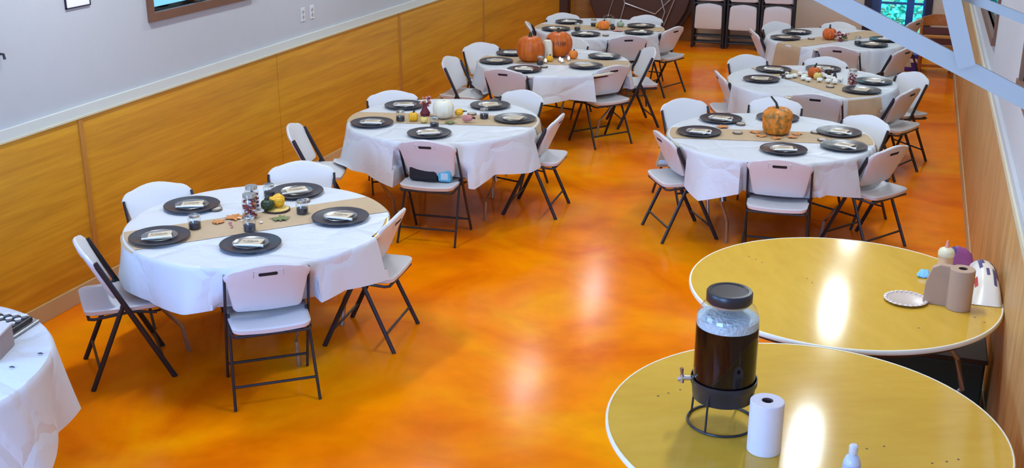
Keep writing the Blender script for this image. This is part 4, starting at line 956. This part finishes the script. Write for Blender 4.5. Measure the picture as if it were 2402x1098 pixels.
for i in range(n + 1):
    x = -0.205 + 0.41 * i / n; zt_ = 0.70 + 0.045 * (1 - (x / 0.205) ** 2); y = 0.18 + 0.03 * (1 - (x / 0.205) ** 2)
    v += [(x, y - 0.012, 0.60), (x, y - 0.012, zt_), (x, y + 0.012, zt_), (x, y + 0.012, 0.60)]
f = []
for i in range(n):
    for k in range(4): a = i * 4 + k; b = i * 4 + (k + 1) % 4; f.append((a, b, b + 4, a + 4))
f += [(3, 2, 1, 0), (n * 4, n * 4 + 1, n * 4 + 2, n * 4 + 3)]
m.add(v, f); m.obj('curved_back_rail', HCW, t)
MB().box(-0.19, 0.19, 0.172, 0.192, 0.36, 0.58).obj('back_panel', mat('dark_red_panel', (0.13, 0.04, 0.04), 0.6), t, False)
t = thing('purple_crate', (5.03, 15.85, 0), 0.1, 'small purple and white crate on the floor by the glass door', 'crate')
MB().box(-0.10, 0.10, -0.10, 0.10, 0, 0.22).obj('crate_body', mat('violet_plastic', (0.06, 0.03, 0.28), 0.4), t, False, 0.008); MB().box(-0.06, 0.04, -0.103, -0.0995, 0.12, 0.17).obj('white_label', WHT, t, False)

# ---------------------------------------------------------------- roof truss, wall fittings
t = thing('roof_truss', (0, 2.0, 0), 0, 'pale painted steel truss brace crossing close to the camera at the upper right', 'truss')
def bar(name, x0, z0, x1, z1, w_, dy=0.0):
    d = Vector((x1 - x0, 0, z1 - z0)).normalized(); nn = Vector((-d.z, 0, d.x)) * w_ / 2; a = Vector((x0, dy, z0)); b = Vector((x1, dy, z1)); e = Vector((0, 0.004, 0))
    m = MB(); v = []
    for p in (a, b): v += [p - nn - e, p + nn - e, p + nn + e, p - nn + e]
    m.add(v, [(3, 2, 1, 0), (4, 5, 6, 7), (0, 1, 5, 4), (1, 2, 6, 5), (2, 3, 7, 6), (3, 0, 4, 7)])
    return m.obj(name, TRUSS, t, False)
k1 = (2.514 - 2.627) / (5.140 - 4.896)
bar('diagonal_brace', 4.896 - (HZ - 2.627) / -k1, HZ, RX, 2.514 + k1 * (RX - 5.140), 0.0275)
k2 = (5.050 - 5.021) / (2.572 - 2.658)
bar('web_member', 5.021 + k2 * (HZ - 2.658), HZ, 5.052, 2.560, 0.026, -0.013)
k3 = (2.629 - 2.649) / (5.124 - 5.066)
bar('upper_brace', 5.035, 2.664, RX, 2.629 + k3 * (RX - 5.124), 0.014, 0.013)

def outlet(y, z, label):
    t = thing('wall_outlet', (0, y, z), 0, label, 'outlet', 'wall outlets')
    MB().box(0, 0.006, -0.036, 0.036, -0.058, 0.058).obj('cover_plate', mat('outlet_white', (0.66, 0.66, 0.66), 0.4), t, False, 0.002)
    for dz in (-0.022, 0.022): MB().lathe([(0.016, 0), (0.016, 0.003), (0.001, 0.003)], 16).xf(Matrix.Rotation(math.pi / 2, 4, 'Y')).xf(Matrix.Translation((0.006, 0, dz))).obj('socket', mat('grey_socket', (0.35, 0.35, 0.36), 0.5), t, False)
outlet(8.89, 1.44, 'left of the two white wall outlets above the plywood')
outlet(9.05, 1.44, 'right of the two white wall outlets above the plywood')
t = thing('wall_notice', (0, 6.07, 2.05), 0, 'white sheet with a thin dark frame on the left wall near the top', 'notice')
MB().box(0, 0.008, -0.11, 0.11, -0.17, 0.17).obj('notice_sheet', WHITEP, t, False)
MB().box(0, 0.012, -0.115, -0.108, -0.175, 0.175).box(0, 0.012, 0.108, 0.115, -0.175, 0.175).box(0, 0.012, -0.115, 0.115, -0.175, -0.168).box(0, 0.012, -0.115, 0.115, 0.168, 0.175).obj('notice_frame', NAVY, t, False)
o = MB().tube([(0, 0, 0), (0.03, 0, 0), (0.035, 0, -0.03)], 0.008).obj('wall_hook', BLK, None); o.location = (0, 5.36, 1.70); tag(o, 'black hook on the white wall at the left edge of the photo', 'hook')
o = MB().box(-0.10, 0.10, -0.03, 0.0, 0, 0.06).obj('coat_hook', BRNZ, None, False, 0.01); o.location = (5.38, YE, 0.50)
bpy.data.objects.remove(o)
